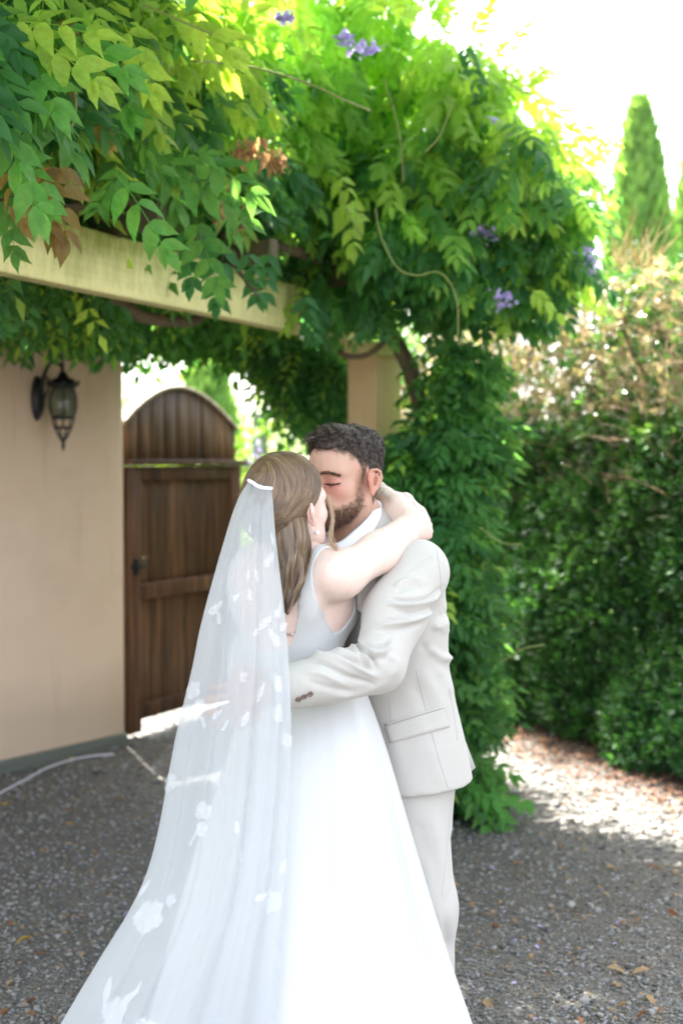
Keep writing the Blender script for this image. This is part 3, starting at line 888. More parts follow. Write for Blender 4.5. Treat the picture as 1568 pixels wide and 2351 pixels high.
# stems, tendrils and gnarled wood
tube('trunk', [P(260, 680, 5.6), P(285, 700, 5.62), P(330, 728, 5.7), (P(400, 738, 5.9)), P(450, 735, 6.1), P(480, 705, 6.3)], [0.024, 0.025, 0.024, 0.023, 0.021, 0.02], M_BARK, vine, 10, 40, 0.10)
tube('trunk', [(0.55, 6.75, -0.03), (0.48, 6.8, 0.5), (0.56, 6.85, 1.1), (0.42, 6.9, 1.7), (0.3, 6.85, 2.1), (0.0, 6.7, 2.5), (-0.5, 6.0, 2.55)], [0.06, 0.05, 0.045, 0.045, 0.04, 0.03, 0.02], M_BARK, vine, 10, 50, 0.12)
tube('trunk', [P(880, 740, 6.75), P(885, 775, 6.72), P(865, 800, 6.7), P(830, 818, 6.7), P(790, 815, 6.75), P(760, 790, 6.9)], 0.014, M_BARK, vine, 8, 30, 0.12)
tube('branch', [P(-40, 440, 4.7), P(120, 480, 4.9), P(300, 460, 5.2), P(420, 530, 5.6), P(560, 590, 6.0)], [0.022, 0.02, 0.02, 0.018, 0.015], M_BARK, vine, 8, 30, 0.12)
tube('branch', [P(535, 600, 5.35), P(550, 625, 5.33), P(570, 650, 5.3), P(590, 678, 5.28)], [0.008, 0.009, 0.007, 0.003], M_BARK, vine, 6, 14, 0.15)
tube('branch', [P(570, 650, 5.3), P(588, 664, 5.28), P(606, 662, 5.26)], [0.005, 0.004, 0.002], M_BARK, vine, 6, 8)
for pts, r in (([(862, 480, 5.7), (870, 530, 5.68), (895, 590, 5.7), (925, 625, 5.72), (965, 632, 5.74), (1000, 624, 5.74), (1030, 645, 5.74), (1048, 690, 5.72), (1051, 740, 5.7), (1050, 778, 5.7)], 0.0042),
               ([(440, 140, 4.6), (560, 150, 4.8), (690, 185, 5.0), (780, 225, 5.1), (850, 255, 5.2)], 0.005),
               ([(0, 130, 3.9), (90, 190, 4.0), (150, 250, 4.1)], 0.006), ([(165, 190, 4.1), (175, 240, 4.1), (165, 290, 4.1), (135, 330, 4.1)], 0.005),
               ([(880, 180, 5.6), (905, 260, 5.6), (920, 340, 5.6), (925, 420, 5.65)], 0.0045), ([(780, 430, 5.8), (800, 490, 5.8), (832, 545, 5.8)], 0.004),
               ([(1160, 190, 6.0), (1220, 220, 6.1), (1290, 280, 6.2), (1340, 350, 6.2)], 0.004), ([(1040, 230, 6.0), (1010, 310, 6.0), (975, 350, 6.0)], 0.006),
               ([(330, 10, 4.2), (420, 50, 4.3), (490, 80, 4.4)], 0.004), ([(1100, 1210, 6.0), (1150, 1245, 6.0), (1200, 1250, 6.0)], 0.004), ([(1150, 1520, 6.0), (1200, 1490, 6.0), (1250, 1480, 6.0)], 0.004)):
    tube('tendril', [P(*p) for p in pts], r * 0.75, M_STEM, vine, 6, 30)

# ------------------------------------------------------------------ hedge
M_HLEAF = leaf_mat('hedge_leaf', 0.25, 0.3, (1.4, 1.4, 0.6), 0.6)
HD = np.array([0.378, -0.926, 0]); HN = np.array([-0.926, -0.378, 0])
H0 = np.array([1.06, 8.55, 0])
hedge = empty('hedge', (1.6, 7.2, 0), 'tall evergreen hedge with dense green lower leaves and dry brown top, at right', 'hedge')
rng = np.random.default_rng(33)
def hz(s): return 2.62 + 0.07 * np.sin(s * 2.1) + 0.05 * np.sin(s * 5.3)
hl = []
for k in range(4):
    L, w = 0.048, 0.023
    v = np.array([(0, 0, 0), (0.5 * L, w / 2, 0.004), (L, 0, -0.006), (0.5 * L, -w / 2, 0.004)])
    hl.append((v, np.array([(0, 2, 1), (0, 3, 2)])))
# little whorls of leaves
WH = []
for k in range(6):
    Vs, Fs, o = [], [], 0
    for j in range(5):
        v, f = hl[0]
        Rq = np.array(Matrix.Rotation(j * 2.4 + rng.uniform(-.3, .3), 3, 'X') @ Matrix.Rotation(-rng.uniform(0.5, 1.1), 3, 'Y'))
        Vs.append(v * rng.uniform(0.8, 1.2) @ Rq.T + [rng.uniform(-0.02, 0.01), 0, 0]); Fs.append(f + o); o += 4
    WH.append((np.vstack(Vs), np.vstack(Fs)))
n = 44000
s = rng.uniform(-2.2, 4.2, n); z = 0.03 + rng.random(n) ** 0.95 * 2.6
bulge = np.array([0.22 * noise.noise((a * 1.1, b * 1.3, 4)) + 0.10 * noise.noise((a * 3.1, b * 3.3, 9)) for a, b in zip(s, z)])
dep = rng.random(n) ** 1.6 * 0.5
p = H0 + HD * s[:, None] + HN * (bulge - dep)[:, None]; p[:, 2] = z
keep = (rng.random(n) < np.where(z > 1.95, 0.22, np.where(z > 1.75, 0.5, 1.0))) & (z < hz(s))
p, z_, dep_ = p[keep], z[keep], dep[keep]
m = len(p)
D = HN + np.array([0, 0, 0.5]) + 0.7 * rnd_dirs(m, rng)
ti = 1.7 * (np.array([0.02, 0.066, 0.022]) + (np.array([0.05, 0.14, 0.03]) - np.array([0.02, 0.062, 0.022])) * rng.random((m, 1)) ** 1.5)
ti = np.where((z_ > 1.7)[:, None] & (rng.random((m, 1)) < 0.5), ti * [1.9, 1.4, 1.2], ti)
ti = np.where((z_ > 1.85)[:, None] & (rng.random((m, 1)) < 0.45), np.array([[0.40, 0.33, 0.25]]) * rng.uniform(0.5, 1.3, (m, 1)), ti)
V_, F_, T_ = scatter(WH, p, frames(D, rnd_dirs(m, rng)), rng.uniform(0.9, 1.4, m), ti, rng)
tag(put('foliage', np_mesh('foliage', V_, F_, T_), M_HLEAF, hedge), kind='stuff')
# twigs: many thin three-sided sticks
def sticks(n, base, d, L, r, rng, bend=0.15):
    """returns V,F of n sticks of 3 segments with triangular section"""
    t_ = np.linspace(0, 1, 4)
    b2 = rnd_dirs(n, rng) * (bend * L)[:, None]
    pts = base[:, None, :] + d[:, None, :] * (L[:, None] * t_)[:, :, None] + b2[:, None, :] * (t_ ** 2)[None, :, None]
    a = np.cross(d, rnd_dirs(n, rng)); a /= np.linalg.norm(a, axis=1, keepdims=True) + 1e-9
    b = np.cross(d, a)
    an = np.array([0, 2.094, 4.188])
    ring = np.cos(an)[None, :, None] * a[:, None, :] + np.sin(an)[None, :, None] * b[:, None, :]
    rr = r[:, None] * (1 - 0.8 * t_)
    V = pts[:, :, None, :] + ring[:, None, :, :] * rr[:, :, None, None]
    V = V.reshape(-1, 3)
    f = []
    for i in range(3):
        for j in range(3):
            k = (j + 1) % 3; f += [(i * 3 + j, i * 3 + k, (i + 1) * 3 + k), (i * 3 + j, (i + 1) * 3 + k, (i + 1) * 3 + j)]
    F = np.array(f)[None] + (np.arange(n) * 12)[:, None, None]
    return V, F.reshape(-1, 3)
n = 7500
s = rng.uniform(-1.6, 4.2, n); z = 1.3 + 1.2 * rng.random(n) ** 0.7
bulge = np.array([0.22 * noise.noise((a * 1.1, b * 1.3, 4)) for a, b in zip(s, z)])
p = H0 + HD * s[:, None] + HN * (bulge + 0.05 - 0.45 * rng.random(n) ** 1.3)[:, None]; p[:, 2] = z
d = np.array([0, 0, 0.7]) + rnd_dirs(n, rng) * [0.9, 0.9, 0.8] + HN * 0.2; d /= np.linalg.norm(d, axis=1, keepdims=True)
V_, F_ = sticks(n, p, d, rng.uniform(0.08, 0.20, n), rng.uniform(0.0012, 0.0032, n), rng, 0.4)
tc = np.array([0.42, 0.34, 0.27])[None] * rng.uniform(0.4, 1.5, (n, 1))
tag(put('twigs', np_mesh('twigs', V_, F_, np.repeat(tc, 12, 0)), M_DRY, hedge), kind='stuff')
# dry leaves on the top
n = 4200
s = rng.uniform(-0.8, 4.2, n); z = 1.95 + 0.72 * rng.random(n) ** 0.8
p = H0 + HD * s[:, None] + HN * (0.1 - 0.5 * rng.random(n) + 0.2 * np.sin(s * 1.7 + z))[:, None]; p[:, 2] = z
v0, f0 = leaflet(0.05, 0.014, 0.8, 0.4)
D = np.array([0, 0, -1.0]) + 0.9 * rnd_dirs(n, rng)
tc = np.array([0.42, 0.33, 0.22])[None] * rng.uniform(0.5, 1.5, (n, 1))
tc = np.where(rng.random((n, 1)) < 0.18, np.array([[0.26, 0.34, 0.12]]), tc)
V_, F_, T_ = scatter([(v0, f0)], p, frames(D, rnd_dirs(n, rng)), rng.uniform(0.6, 1.3, n), tc, rng)
tag(put('dry_leaves', np_mesh('dry_leaves', V_, F_, T_), M_DRY, hedge), kind='stuff')
# inner stems
st = []
for k in range(34):
    a = -1.9 + k * 0.21 + random.uniform(-.08, .08)
    b = H0 + HD * a - HN * random.uniform(0.15, 0.4)
    st.append(tube_geo([b + [0, 0, -0.02], b + [random.uniform(-.1, .1), random.uniform(-.1, .1), 0.8], b + [random.uniform(-.2, .2), random.uniform(-.2, .2), 1.7], b + [random.uniform(-.3, .3), random.uniform(-.2, .2), 2.5]], [0.022, 0.018, 0.012, 0.005], 6, 12))
V_, F_ = merge(st)
tag(put('stems', np_mesh('stems', V_, F_), M_BARK, hedge), kind='stuff')
# brown litter under the hedge
n = 3600
s = rng.uniform(-1.5, 4.5, n); o = rng.normal(0.12, 0.20, n)
p = H0 + HD * s[:, None] + HN * o[:, None]; p[:, 2] = 0.012 + 0.02 * rng.random(n)
D = rnd_dirs(n, rng) * [1, 1, 0.35]
tc = np.array([0.19, 0.12, 0.085])[None] * rng.uniform(0.4, 1.5, (n, 1))
V_, F_, T_ = scatter([leaflet(0.045, 0.018, 0.6, 0.3)], p, frames(D, np.array([0, 0, 1.0]) + 0.4 * rnd_dirs(n, rng)), rng.uniform(0.6, 1.2, n), tc, rng)
tag(put('leaf_litter', np_mesh('leaf_litter', V_, F_, T_), M_DRY), 'brown dead leaf litter spread under the hedge', 'leaf litter', kind='stuff')
# dry grass stalks sprouting from the hedge top
n = 46
p = PV(rng.uniform(1405, 1500, n), rng.uniform(600, 625, n), rng.uniform(7.0, 7.4, n))
d = np.stack([rng.normal(0.05, 0.35, n), rng.normal(0, 0.2, n), np.ones(n)], 1); d /= np.linalg.norm(d, axis=1, keepdims=True)
V_, F_ = sticks(n, p, d, rng.uniform(0.12, 0.26, n), rng.uniform(0.002, 0.0035, n), rng, 0.35)
tag(put('dry_stalks', np_mesh('dry_stalks', V_, F_, np.tile([0.5, 0.42, 0.28], (len(V_), 1))), M_DRY, hedge), kind='stuff')

# ------------------------------------------------------------------ cypress trees
M_CYP = leaf_mat('cypress_spray', 0.3, 0.6, (1.4, 1.4, 0.7), 0.2)
def cypress(x, y, H, R0, label, n=6500, seed=1):
    r_ = np.random.default_rng(seed)
    t0 = empty('cypress_tree', (x, y, 0), label, 'cypress tree', 'cypress trees behind the hedge')
    tube('trunk', [(x, y, -0.05), (x + 0.02, y, H * 0.5), (x, y, H * 0.94)], [0.13, 0.08, 0.01], M_BARK, t0, 8)
    h = r_.random(n) ** 0.85
    a = r_.uniform(0, 2 * math.pi, n)
    prof = np.interp(h, [0, 0.08, 0.3, 0.6, 0.8, 0.93, 1], [0.75, 0.95, 1.0, 0.85, 0.62, 0.33, 0.04])
    lump = 1 + 0.12 * np.array([noise.noise((math.cos(q) * 2, math.sin(q) * 2, w * 9 + seed)) for q, w in zip(a, h)])
    rr = R0 * prof * lump * (1 - 0.45 * r_.random(n) ** 2)
    p = np.stack([x + rr * np.cos(a), y + rr * np.sin(a), 0.3 + h * (H - 0.3)], 1)
    D = np.stack([np.cos(a) * 0.35, np.sin(a) * 0.35, np.ones(n)], 1) + 0.3 * rnd_dirs(n, r_)
    v, f = leaflet(0.20, 0.06, 0.5, -0.1)
    ti = np.array([0.12, 0.24, 0.07])[None] + np.array([0.12, 0.16, 0.04])[None] * r_.random((n, 1))
    V_, F_, T_ = scatter([(v, f)], p, frames(D, rnd_dirs(n, r_)), r_.uniform(0.7, 1.3, n), ti, r_)
    tag(put('crown', np_mesh('crown', V_, F_, T_), M_CYP, t0), kind='stuff')
k = 1462
xc = (k - 784) / FU * 19
cypress(xc, 19, 6.3, 0.50, 'tall narrow cypress rising whole above the brown hedge top', 7500, 3)
cypress((1600 - 784) / FU * 21, 21, 6.6, 0.50, 'cypress cut off by the right edge of the photo', 6000, 8)
cypress((478 - 784) / FU * 17, 17, 2.75, 0.42, 'small dark conical tree seen over the gate arch', 3000, 5)

# ------------------------------------------------------------------ sunlit bushes and trees beyond the gate
def bush(x, y, z, rx, ry, rz, n, ls, tint, label, name='garden_shrub', cat='shrub', seed=1, trunk=False):
    r_ = np.random.default_rng(seed)
    b0 = empty(name, (x, y, 0), label, cat, 'sunlit garden greenery beyond the gate')
    d = rnd_dirs(n, r_)
    lump = 1 + 0.28 * np.array([noise.noise((q[0] * 1.7 + seed, q[1] * 1.7, q[2] * 1.7)) for q in d])
    rr = (0.45 + 0.55 * r_.random(n) ** 0.5) * lump
    p = np.stack([x + d[:, 0] * rx * rr, y + d[:, 1] * ry * rr, np.maximum(z + d[:, 2] * rz * rr, 0.05)], 1)
    v, f = leaflet(ls, ls * 0.45, 0.3, 0.2)
    tt = np.array(tint)[None] * r_.uniform(0.55, 1.3, (n, 1))
    V_, F_, T_ = scatter([(v, f)], p, frames(rnd_dirs(n, r_), np.array([0, 0, 1.0]) + 0.8 * rnd_dirs(n, r_)), r_.uniform(0.7, 1.3, n), tt, r_)
    tag(put('crown', np_mesh('crown', V_, F_, T_), M_CYP, b0), kind='stuff')
    tube('trunk', [(x, y, -0.03), (x + 0.05, y, max(z * 0.5, 0.2)), (x, y, z)], [0.05 + 0.02 * z, 0.04, 0.015], M_BARK, b0, 8)
bush(-3.1, 14, 1.0, 0.9, 0.8, 0.9, 1800, 0.09, (0.20, 0.30, 0.05), 'low bright green shrub beyond the gate, beside the stucco wall', seed=1)
bush(-2.2, 15.5, 0.95, 1.0, 0.8, 0.85, 1800, 0.09, (0.22, 0.32, 0.05), 'rounded yellow green shrub directly behind the gate arch', seed=2)
bush(-0.95, 14.5, 0.85, 0.8, 0.7, 0.85, 1600, 0.09, (0.26, 0.36, 0.05), 'pale lime shrub right of the gate arch, behind the post', seed=3)
bush(-2.9, 22, 1.9, 1.3, 1.2, 1.25, 1500, 0.14, (0.18, 0.26, 0.06), 'pale leafy tree far behind the wall end', 'garden_tree', 'tree', 4)
bush(-0.6, 24, 1.6, 1.6, 1.2, 1.3, 1500, 0.14, (0.20, 0.28, 0.07), 'wide hazy tree far behind the post', 'garden_tree', 'tree', 6)
bush(-5.4, 24, 1.8, 1.6, 1.2, 1.6, 1200, 0.14, (0.16, 0.25, 0.06), 'broad tree far beyond, hidden mostly by the stucco wall', 'garden_tree', 'tree', 7)
bush(-0.55, 9.6, 1.62, 0.20, 0.2, 0.30, 260, 0.06, (0.17, 0.33, 0.04), 'small lime green sprig climbing above the grey post', seed=9)
bush(2.3, 26, 1.5, 2.2, 1.4, 1.7, 1200, 0.15, (0.12, 0.22, 0.05), 'distant dark green tree behind the pillar vines', 'garden_tree', 'tree', 10)

# ------------------------------------------------------------------ gravel stones, fallen leaves, petals
rng = np.random.default_rng(44)
bm = bmesh.new(); bmesh.ops.create_icosphere(bm, subdivisions=1, radius=1.0)
bm.verts.ensure_lookup_table()
iv = np.array([v.co[:] for v in bm.verts]); jf = np.array([[v.index for v in f.verts] for f in bm.faces]); bm.free()
ROCK = []
for k in range(8):
    q = iv * (1 + 0.28 * np.random.default_rng(k).uniform(-1, 1, (len(iv), 1)))
    ROCK.append((q * [1, 0.8, 0.5], jf))
N = 23000
yy = 3.85 + 5.2 * rng.random(N) ** 1.7
xx = rng.uniform(-1, 1, N) * (0.25 * yy + 0.12)
ss = np.exp(rng.normal(math.log(0.0062), 0.34, N)); big = rng.random(N) < 0.01; ss[big] *= 1.9
ss *= 1 + 0.12 * np.clip(yy - 4, 0, 4)
zz = np.array([gz(a, b) for a, b in zip(xx, yy)]) + ss * 0.25
D = rnd_dirs(N, rng) * [1, 1, 0.3]
cc = rng.random((N, 1))
tc = np.array([[0.145, 0.147, 0.15]]) * (0.45 + 1.3 * cc) + np.array([[0.03, 0.02, 0.0]]) * rng.random((N, 1))
tc = np.where(rng.random((N, 1)) < 0.07, np.array([[0.20, 0.15, 0.10]]) * rng.uniform(0.6, 1.2, (N, 1)), tc)
V_, F_, T_ = scatter(ROCK, np.stack([xx, yy, zz], 1), frames(D, np.array([0, 0, 1.0]) + 0.3 * rnd_dirs(N, rng)), ss, tc, rng)
t = NT('gravel_stone'); a_ = t.n('ShaderNodeAttribute'); a_.attribute_name = 'tint'; t.col(a_.outputs['Color'], 0.8, 0.3)
M_STONE = t.m
tag(put('gravel', np_mesh('gravel', V_, F_, T_), M_STONE), 'grey gravel stones covering the yard', 'gravel', kind='stuff')

LT_ = [np_mesh('fallen_leaf', *leaflet(0.07, 0.028, 0.5, 0.35), np.tile(c, (8, 1))) for c in ((0.38, 0.22, 0.08), (0.30, 0.15, 0.07), (0.48, 0.34, 0.06), (0.42, 0.30, 0.17), (0.20, 0.08, 0.04))]
for me in LT_: me.materials.append(M_DRY)
spots = [(75, 2160, 2), (165, 1745, 2), (20, 1860, 2), (285, 1840, 0), (170, 1870, 1), (150, 1900, 0), (60, 2050, 1), (250, 2020, 0), (90, 1960, 0), (215, 1960, 1), (85, 2300, 4), (20, 2320, 1), (35, 2260, 3), (60, 2335, 1),
         (205, 2035, 1), (150, 1945, 3), (1390, 2000, 3), (1480, 1995, 1), (1310, 2030, 3), (1200, 2010, 0), (1380, 2060, 3), (1440, 2110, 3), (1530, 2100, 4), (1440, 2130, 1), (1470, 2120, 1), (1390, 2230, 3), (1490, 2235, 3), (1420, 2275, 3),
         (1482, 2290, 3), (1440, 2310, 0), (1520, 2320, 1), (1490, 2330, 4), (1110, 2300, 3), (1100, 1985, 3), (1180, 1990, 1), (1280, 1945, 1), (1300, 1850, 1), (1360, 1830, 4), (1450, 1860, 1), (1250, 2170, 1), (1130, 2130, 4), (1330, 2110, 3), (1560, 2035, 1), (1085, 2080, 0),
         (1250, 2240, 4), (1210, 2335, 3), (1330, 2340, 1), (110, 2200, 1), (180, 2110, 3), (20, 2120, 1)]
LAB = {0: 'curled golden leaf lying alone on dark gravel left of the veil', 1: 'upturned yellow leaf on the gravel between white cable and veil', 2: 'yellowish leaf at the left edge of the photo, below the cable',
       3: 'tawny leaf nearest the veil hem of those below the gate', 4: 'tan leaf just beside the upturned yellow one', 10: 'dark red brown leaf on the gravel at bottom left', 13: 'brown leaf in the bottom left corner of the photo',
       16: 'buff leaf in the middle of the shaded gravel right of the trousers', 17: 'brown leaf near the right edge, just below the sunlit strip', 22: 'dark rust red leaf at the right edge of the gravel', 25: 'pale buff leaf flat on gravel, left of the upright tan one',
       26: 'upright folded tan leaf in the lower right gravel', 27: 'narrow straw coloured leaf below the pale buff one', 28: 'large tan leaf above the tangle of red scraps, bottom right', 31: 'rust coloured curled leaf in the tangle at bottom right', 32: 'small beige leaf beside the hem of the gown at bottom right'}
SC = ([], [], [], 0)
scV, scF, scT, sco = [], [], [], 0
CL = ((0.38, 0.22, 0.08), (0.30, 0.15, 0.07), (0.48, 0.34, 0.06), (0.42, 0.30, 0.17), (0.20, 0.08, 0.04))
for i, (a, b, c) in enumerate(spots):
    q = P(a, b, 5.0); k = 1.6 / (1.6 - q[2]); x, y = q[0] * k, 5.0 * k
    rot = (random.uniform(-.4, .4), random.uniform(-.3, .3), random.uniform(0, 6.28)); s = random.uniform(0.7, 1.05) if i in LAB else random.uniform(0.4, 0.7)
    if i in LAB:
        o = bpy.data.objects.new('fallen_leaf', LT_[c]); C.objects.link(o)
        o.location = (x, y, gz(x, y) + 0.014); o.rotation_euler = rot; o.scale = (s, s, s)
        tag(o, LAB[i], 'leaf', 'fallen leaves on the gravel')
    else:
        v, f = leaflet(0.07, 0.028, 0.5, 0.35)
        from mathutils import Euler
        v = v * s @ np.array(Euler(rot).to_matrix()).T + [x, y, gz(x, y) + 0.014]
        scV.append(v); scF.append(f + sco); scT.append(np.tile(CL[c], (8, 1))); sco += 8
tag(put('leaf_scraps', np_mesh('leaf_scraps', np.vstack(scV), np.vstack(scF), np.vstack(scT)), M_DRY), 'small brown leaf scraps strewn over the grey gravel', 'leaf litter', kind='stuff')
n = 650
yy = 3.9 + 4.2 * rng.random(n) ** 1.2; xx = rng.uniform(-1, 1, n) * 0.25 * yy
pz_ = np.array([gz(a, b) for a, b in zip(xx, yy)]) + 0.014
tc = np.where(rng.random((n, 1)) < 0.40, np.array([[0.40, 0.34, 0.56]]), np.array([[0.40, 0.25, 0.12]])) * rng.uniform(0.7, 1.2, (n, 1))
V_, F_, T_ = scatter([leaflet(0.016, 0.011, 0.3, 0.2)], np.stack([xx, yy, pz_], 1), frames(rnd_dirs(n, rng) * [1, 1, 0.2], np.array([0, 0, 1.0]) + 0.3 * rnd_dirs(n, rng)), rng.uniform(0.7, 1.4, n), tc, rng)
tag(put('fallen_petals', np_mesh('fallen_petals', V_, F_, T_), M_PETAL), 'tiny lilac petals and leaf scraps scattered on the gravel', 'petals', kind='stuff')
# ================================================================== PEOPLE: implicit-surface toolkit
class Field:
    """signed distance grid; shapes are blended into it and a surface is drawn off with naive surface nets"""
    def __init__(s, lo, hi, h):
        s.lo = np.array(lo, dtype=float); s.h = h
        n = np.ceil((np.array(hi) - s.lo) / h).astype(int) + 1
        s.n = n
        s.F = np.full(n, 0.5, dtype=np.float32)
    def axes(s, sl):
        return [s.lo[a] + s.h * np.arange(sl[a].start, sl[a].stop, dtype=np.float32) for a in range(3)]
    def sl(s, lo, hi):
        a = np.clip(np.floor((np.array(lo) - s.lo) / s.h).astype(int), 0, s.n)
        b = np.clip(np.ceil((np.array(hi) - s.lo) / s.h).astype(int) + 1, 0, s.n)
        return tuple(slice(int(x), int(max(x, y))) for x, y in zip(a, b))
    def pts(s, sl):
        ax = s.axes(sl)
        return ax[0][:, None, None], ax[1][None, :, None], ax[2][None, None, :]
    def blend(s, sl, d, k, op):
        A = s.F[sl]
        if op == 'u':
            if k > 0:
                hh = np.clip(0.5 + 0.5 * (A - d) / k, 0, 1); s.F[sl] = A * (1 - hh) + d * hh - k * hh * (1 - hh)
            else: s.F[sl] = np.minimum(A, d)
        elif op == 's':
            d = -d
            if k > 0:
                hh = np.clip(0.5 - 0.5 * (A - d) / k, 0, 1); s.F[sl] = A * (1 - hh) + d * hh + k * hh * (1 - hh)
            else: s.F[sl] = np.maximum(A, d)
    def cone(s, a, b, ra, rb, k=0.01, op='u', flat=None):
        a = np.array(a, dtype=float); b = np.array(b, dtype=float); m = max(ra, rb) * 1.7 + k + 3 * s.h + 0.01
        sl = s.sl(np.minimum(a, b) - m, np.maximum(a, b) + m)
        if any(q.stop <= q.start for q in sl): return
        X, Y, Z = s.pts(sl)
        ab = b - a; L2 = float(ab @ ab) + 1e-12
        px, py, pz = X - a[0], Y - a[1], Z - a[2]
        t = np.clip((px * ab[0] + py * ab[1] + pz * ab[2]) / L2, 0, 1)
        qx, qy, qz = px - t * ab[0], py - t * ab[1], pz - t * ab[2]
        if flat is not None:
            nrm, f = flat; nrm = np.array(nrm, dtype=float); nrm /= np.linalg.norm(nrm)
            dn = (qx * nrm[0] + qy * nrm[1] + qz * nrm[2]) * (f - 1)
            qx, qy, qz = qx + dn * nrm[0], qy + dn * nrm[1], qz + dn * nrm[2]
        d = np.sqrt(qx * qx + qy * qy + qz * qz) - (ra + (rb - ra) * t)
        s.blend(sl, d.astype(np.float32), k, op)
    def ell(s, c, r, R=None, k=0.01, op='u'):
        c = np.array(c, dtype=float); r = np.array(r, dtype=float); m = max(r) + k + 3 * s.h + 0.01
        sl = s.sl(c - m, c + m)
        if any(q.stop <= q.start for q in sl): return
        X, Y, Z = s.pts(sl)
        x, y, z = X - c[0], Y - c[1], Z - c[2]
        if R is not None:
            x, y, z = (R[0][i] * x + R[1][i] * y + R[2][i] * z for i in range(3))
        k0 = np.sqrt((x / r[0]) ** 2 + (y / r[1]) ** 2 + (z / r[2]) ** 2)
        k1 = np.sqrt((x / r[0] ** 2) ** 2 + (y / r[1] ** 2) ** 2 + (z / r[2] ** 2) ** 2) + 1e-9
        s.blend(sl, (k0 * (k0 - 1) / k1).astype(np.float32), k, op)
    def stack(s, zs, cx, cy, ra, rb, ax, k=0.01, op='u', p=2.0):
        """loft of (super)ellipses: ax = horizontal unit vector along ra"""
        zs = np.array(zs, dtype=float)
        m = max(ra) + 0.04
        sl = s.sl((min(cx) - m, min(cy) - m, zs.min() - 0.02), (max(cx) + m, max(cy) + m, zs.max() + 0.02))
        X, Y, Z = s.pts(sl)
        zz = Z.ravel()
        def ip(v):
            q = np.interp(zz, zs, v)
            # soften the knots a little
            w = max(1, int(0.03 / s.h)); kern = np.ones(w) / w
            q = np.convolve(np.pad(q, (w // 2, w - 1 - w // 2), mode='edge'), kern, mode='valid')
            return q[None, None, :]
        CX, CY, A, B = ip(cx), ip(cy), ip(ra), ip(rb)
        u = (X - CX) * ax[0] + (Y - CY) * ax[1]
        w = -(X - CX) * ax[1] + (Y - CY) * ax[0]
        e = ((np.abs(u) / A) ** p + (np.abs(w) / B) ** p) ** (1 / p)
        d = (e - 1) * np.sqrt(A * B) * 0.95
        d = np.maximum(d, np.maximum(zs.min() - Z, Z - zs.max()))
        s.blend(sl, d.astype(np.float32), k, op)
    def mesh(s):
        F = s.F
        ins = F < 0
        n = np.array(F.shape)
        c = np.zeros(n - 1, dtype=np.uint8)
        for dx in (0, 1):
            for dy in (0, 1):
                for dz in (0, 1):
                    c += ins[dx:n[0] - 1 + dx, dy:n[1] - 1 + dy, dz:n[2] - 1 + dz]
        act = (c > 0) & (c < 8)
        I = np.argwhere(act)
        idx = np.full(n - 1, -1, dtype=np.int64); idx[act] = np.arange(len(I))
        acc = np.zeros((len(I), 3)); cnt = np.zeros(len(I))
        corners = [(a, b, c_) for a in (0, 1) for b in (0, 1) for c_ in (0, 1)]
        for p in corners:
            for ax in range(3):
                if p[ax]: continue
                q = list(p); q[ax] = 1
                f0 = F[I[:, 0] + p[0], I[:, 1] + p[1], I[:, 2] + p[2]]; f1 = F[I[:, 0] + q[0], I[:, 1] + q[1], I[:, 2] + q[2]]
                m = (f0 < 0) != (f1 < 0)
                t = np.where(m, f0 / (f0 - f1 + 1e-12), 0)
                pos = np.tile(np.array(p, dtype=float), (len(I), 1)); pos[:, ax] += t
                acc[m] += pos[m]; cnt[m] += 1
        V = s.lo + s.h * (I + acc / cnt[:, None])
        Q = []
        for ax in range(3):
            a1, a2 = (ax + 1) % 3, (ax + 2) % 3
            sl0 = [slice(None)] * 3; sl1 = [slice(None)] * 3
            sl0[ax] = slice(0, n[ax] - 1); sl1[ax] = slice(1, n[ax])
            m = ins[tuple(sl0)] != ins[tuple(sl1)]
            E = np.argwhere(m)
            E = E[(E[:, a1] > 0) & (E[:, a2] > 0) & (E[:, a1] < n[a1] - 1) & (E[:, a2] < n[a2] - 1)]
            def cell(o1, o2):
                G = E.copy(); G[:, a1] -= o1; G[:, a2] -= o2
                return idx[G[:, 0], G[:, 1], G[:, 2]]
            q = np.stack([cell(1, 1), cell(0, 1), cell(0, 0), cell(1, 0)], 1)
            f = ins[E[:, 0], E[:, 1], E[:, 2]]
            q[~f] = q[~f][:, ::-1]
            Q.append(q)
        Q = np.vstack(Q)
        Q = Q[(Q >= 0).all(1)]
        return V, Q

def lap(V, Q, it=1, lam=0.5):
    """light Laplacian smoothing over quad edges"""
    E = np.vstack([Q[:, [0, 1]], Q[:, [1, 2]], Q[:, [2, 3]], Q[:, [3, 0]]])
    deg = np.bincount(E.ravel(), minlength=len(V)).astype(float)[:, None] + 1e-9
    for _ in range(it):
        acc = np.zeros_like(V)
        np.add.at(acc, E[:, 0], V[E[:, 1]]); np.add.at(acc, E[:, 1], V[E[:, 0]])
        V = V + lam * (acc / deg - V)
    return V

def vnormals(V, Q):
    a = V[Q[:, 2]] - V[Q[:, 0]]; b = V[Q[:, 3]] - V[Q[:, 1]]
    fn = np.cross(a, b)
    N = np.zeros_like(V)
    for k in range(4): np.add.at(N, Q[:, k], fn)
    return N / (np.linalg.norm(N, axis=1, keepdims=True) + 1e-12)

def rotm(f, pitch=0.0, roll=0.0):
    """columns forward, left, up of a head looking along horizontal f; pitch down and roll to its left in radians"""
    f = np.array([f[0], f[1], 0.0]); f /= np.linalg.norm(f); z = np.array([0, 0, 1.0]); l = np.cross(z, f)
    f2 = f * math.cos(pitch) - z * math.sin(pitch); u = z * math.cos(pitch) + f * math.sin(pitch)
    l2 = l * math.cos(roll) - u * math.sin(roll); u2 = u * math.cos(roll) + l * math.sin(roll)
    return np.stack([f2, l2, u2], 1)

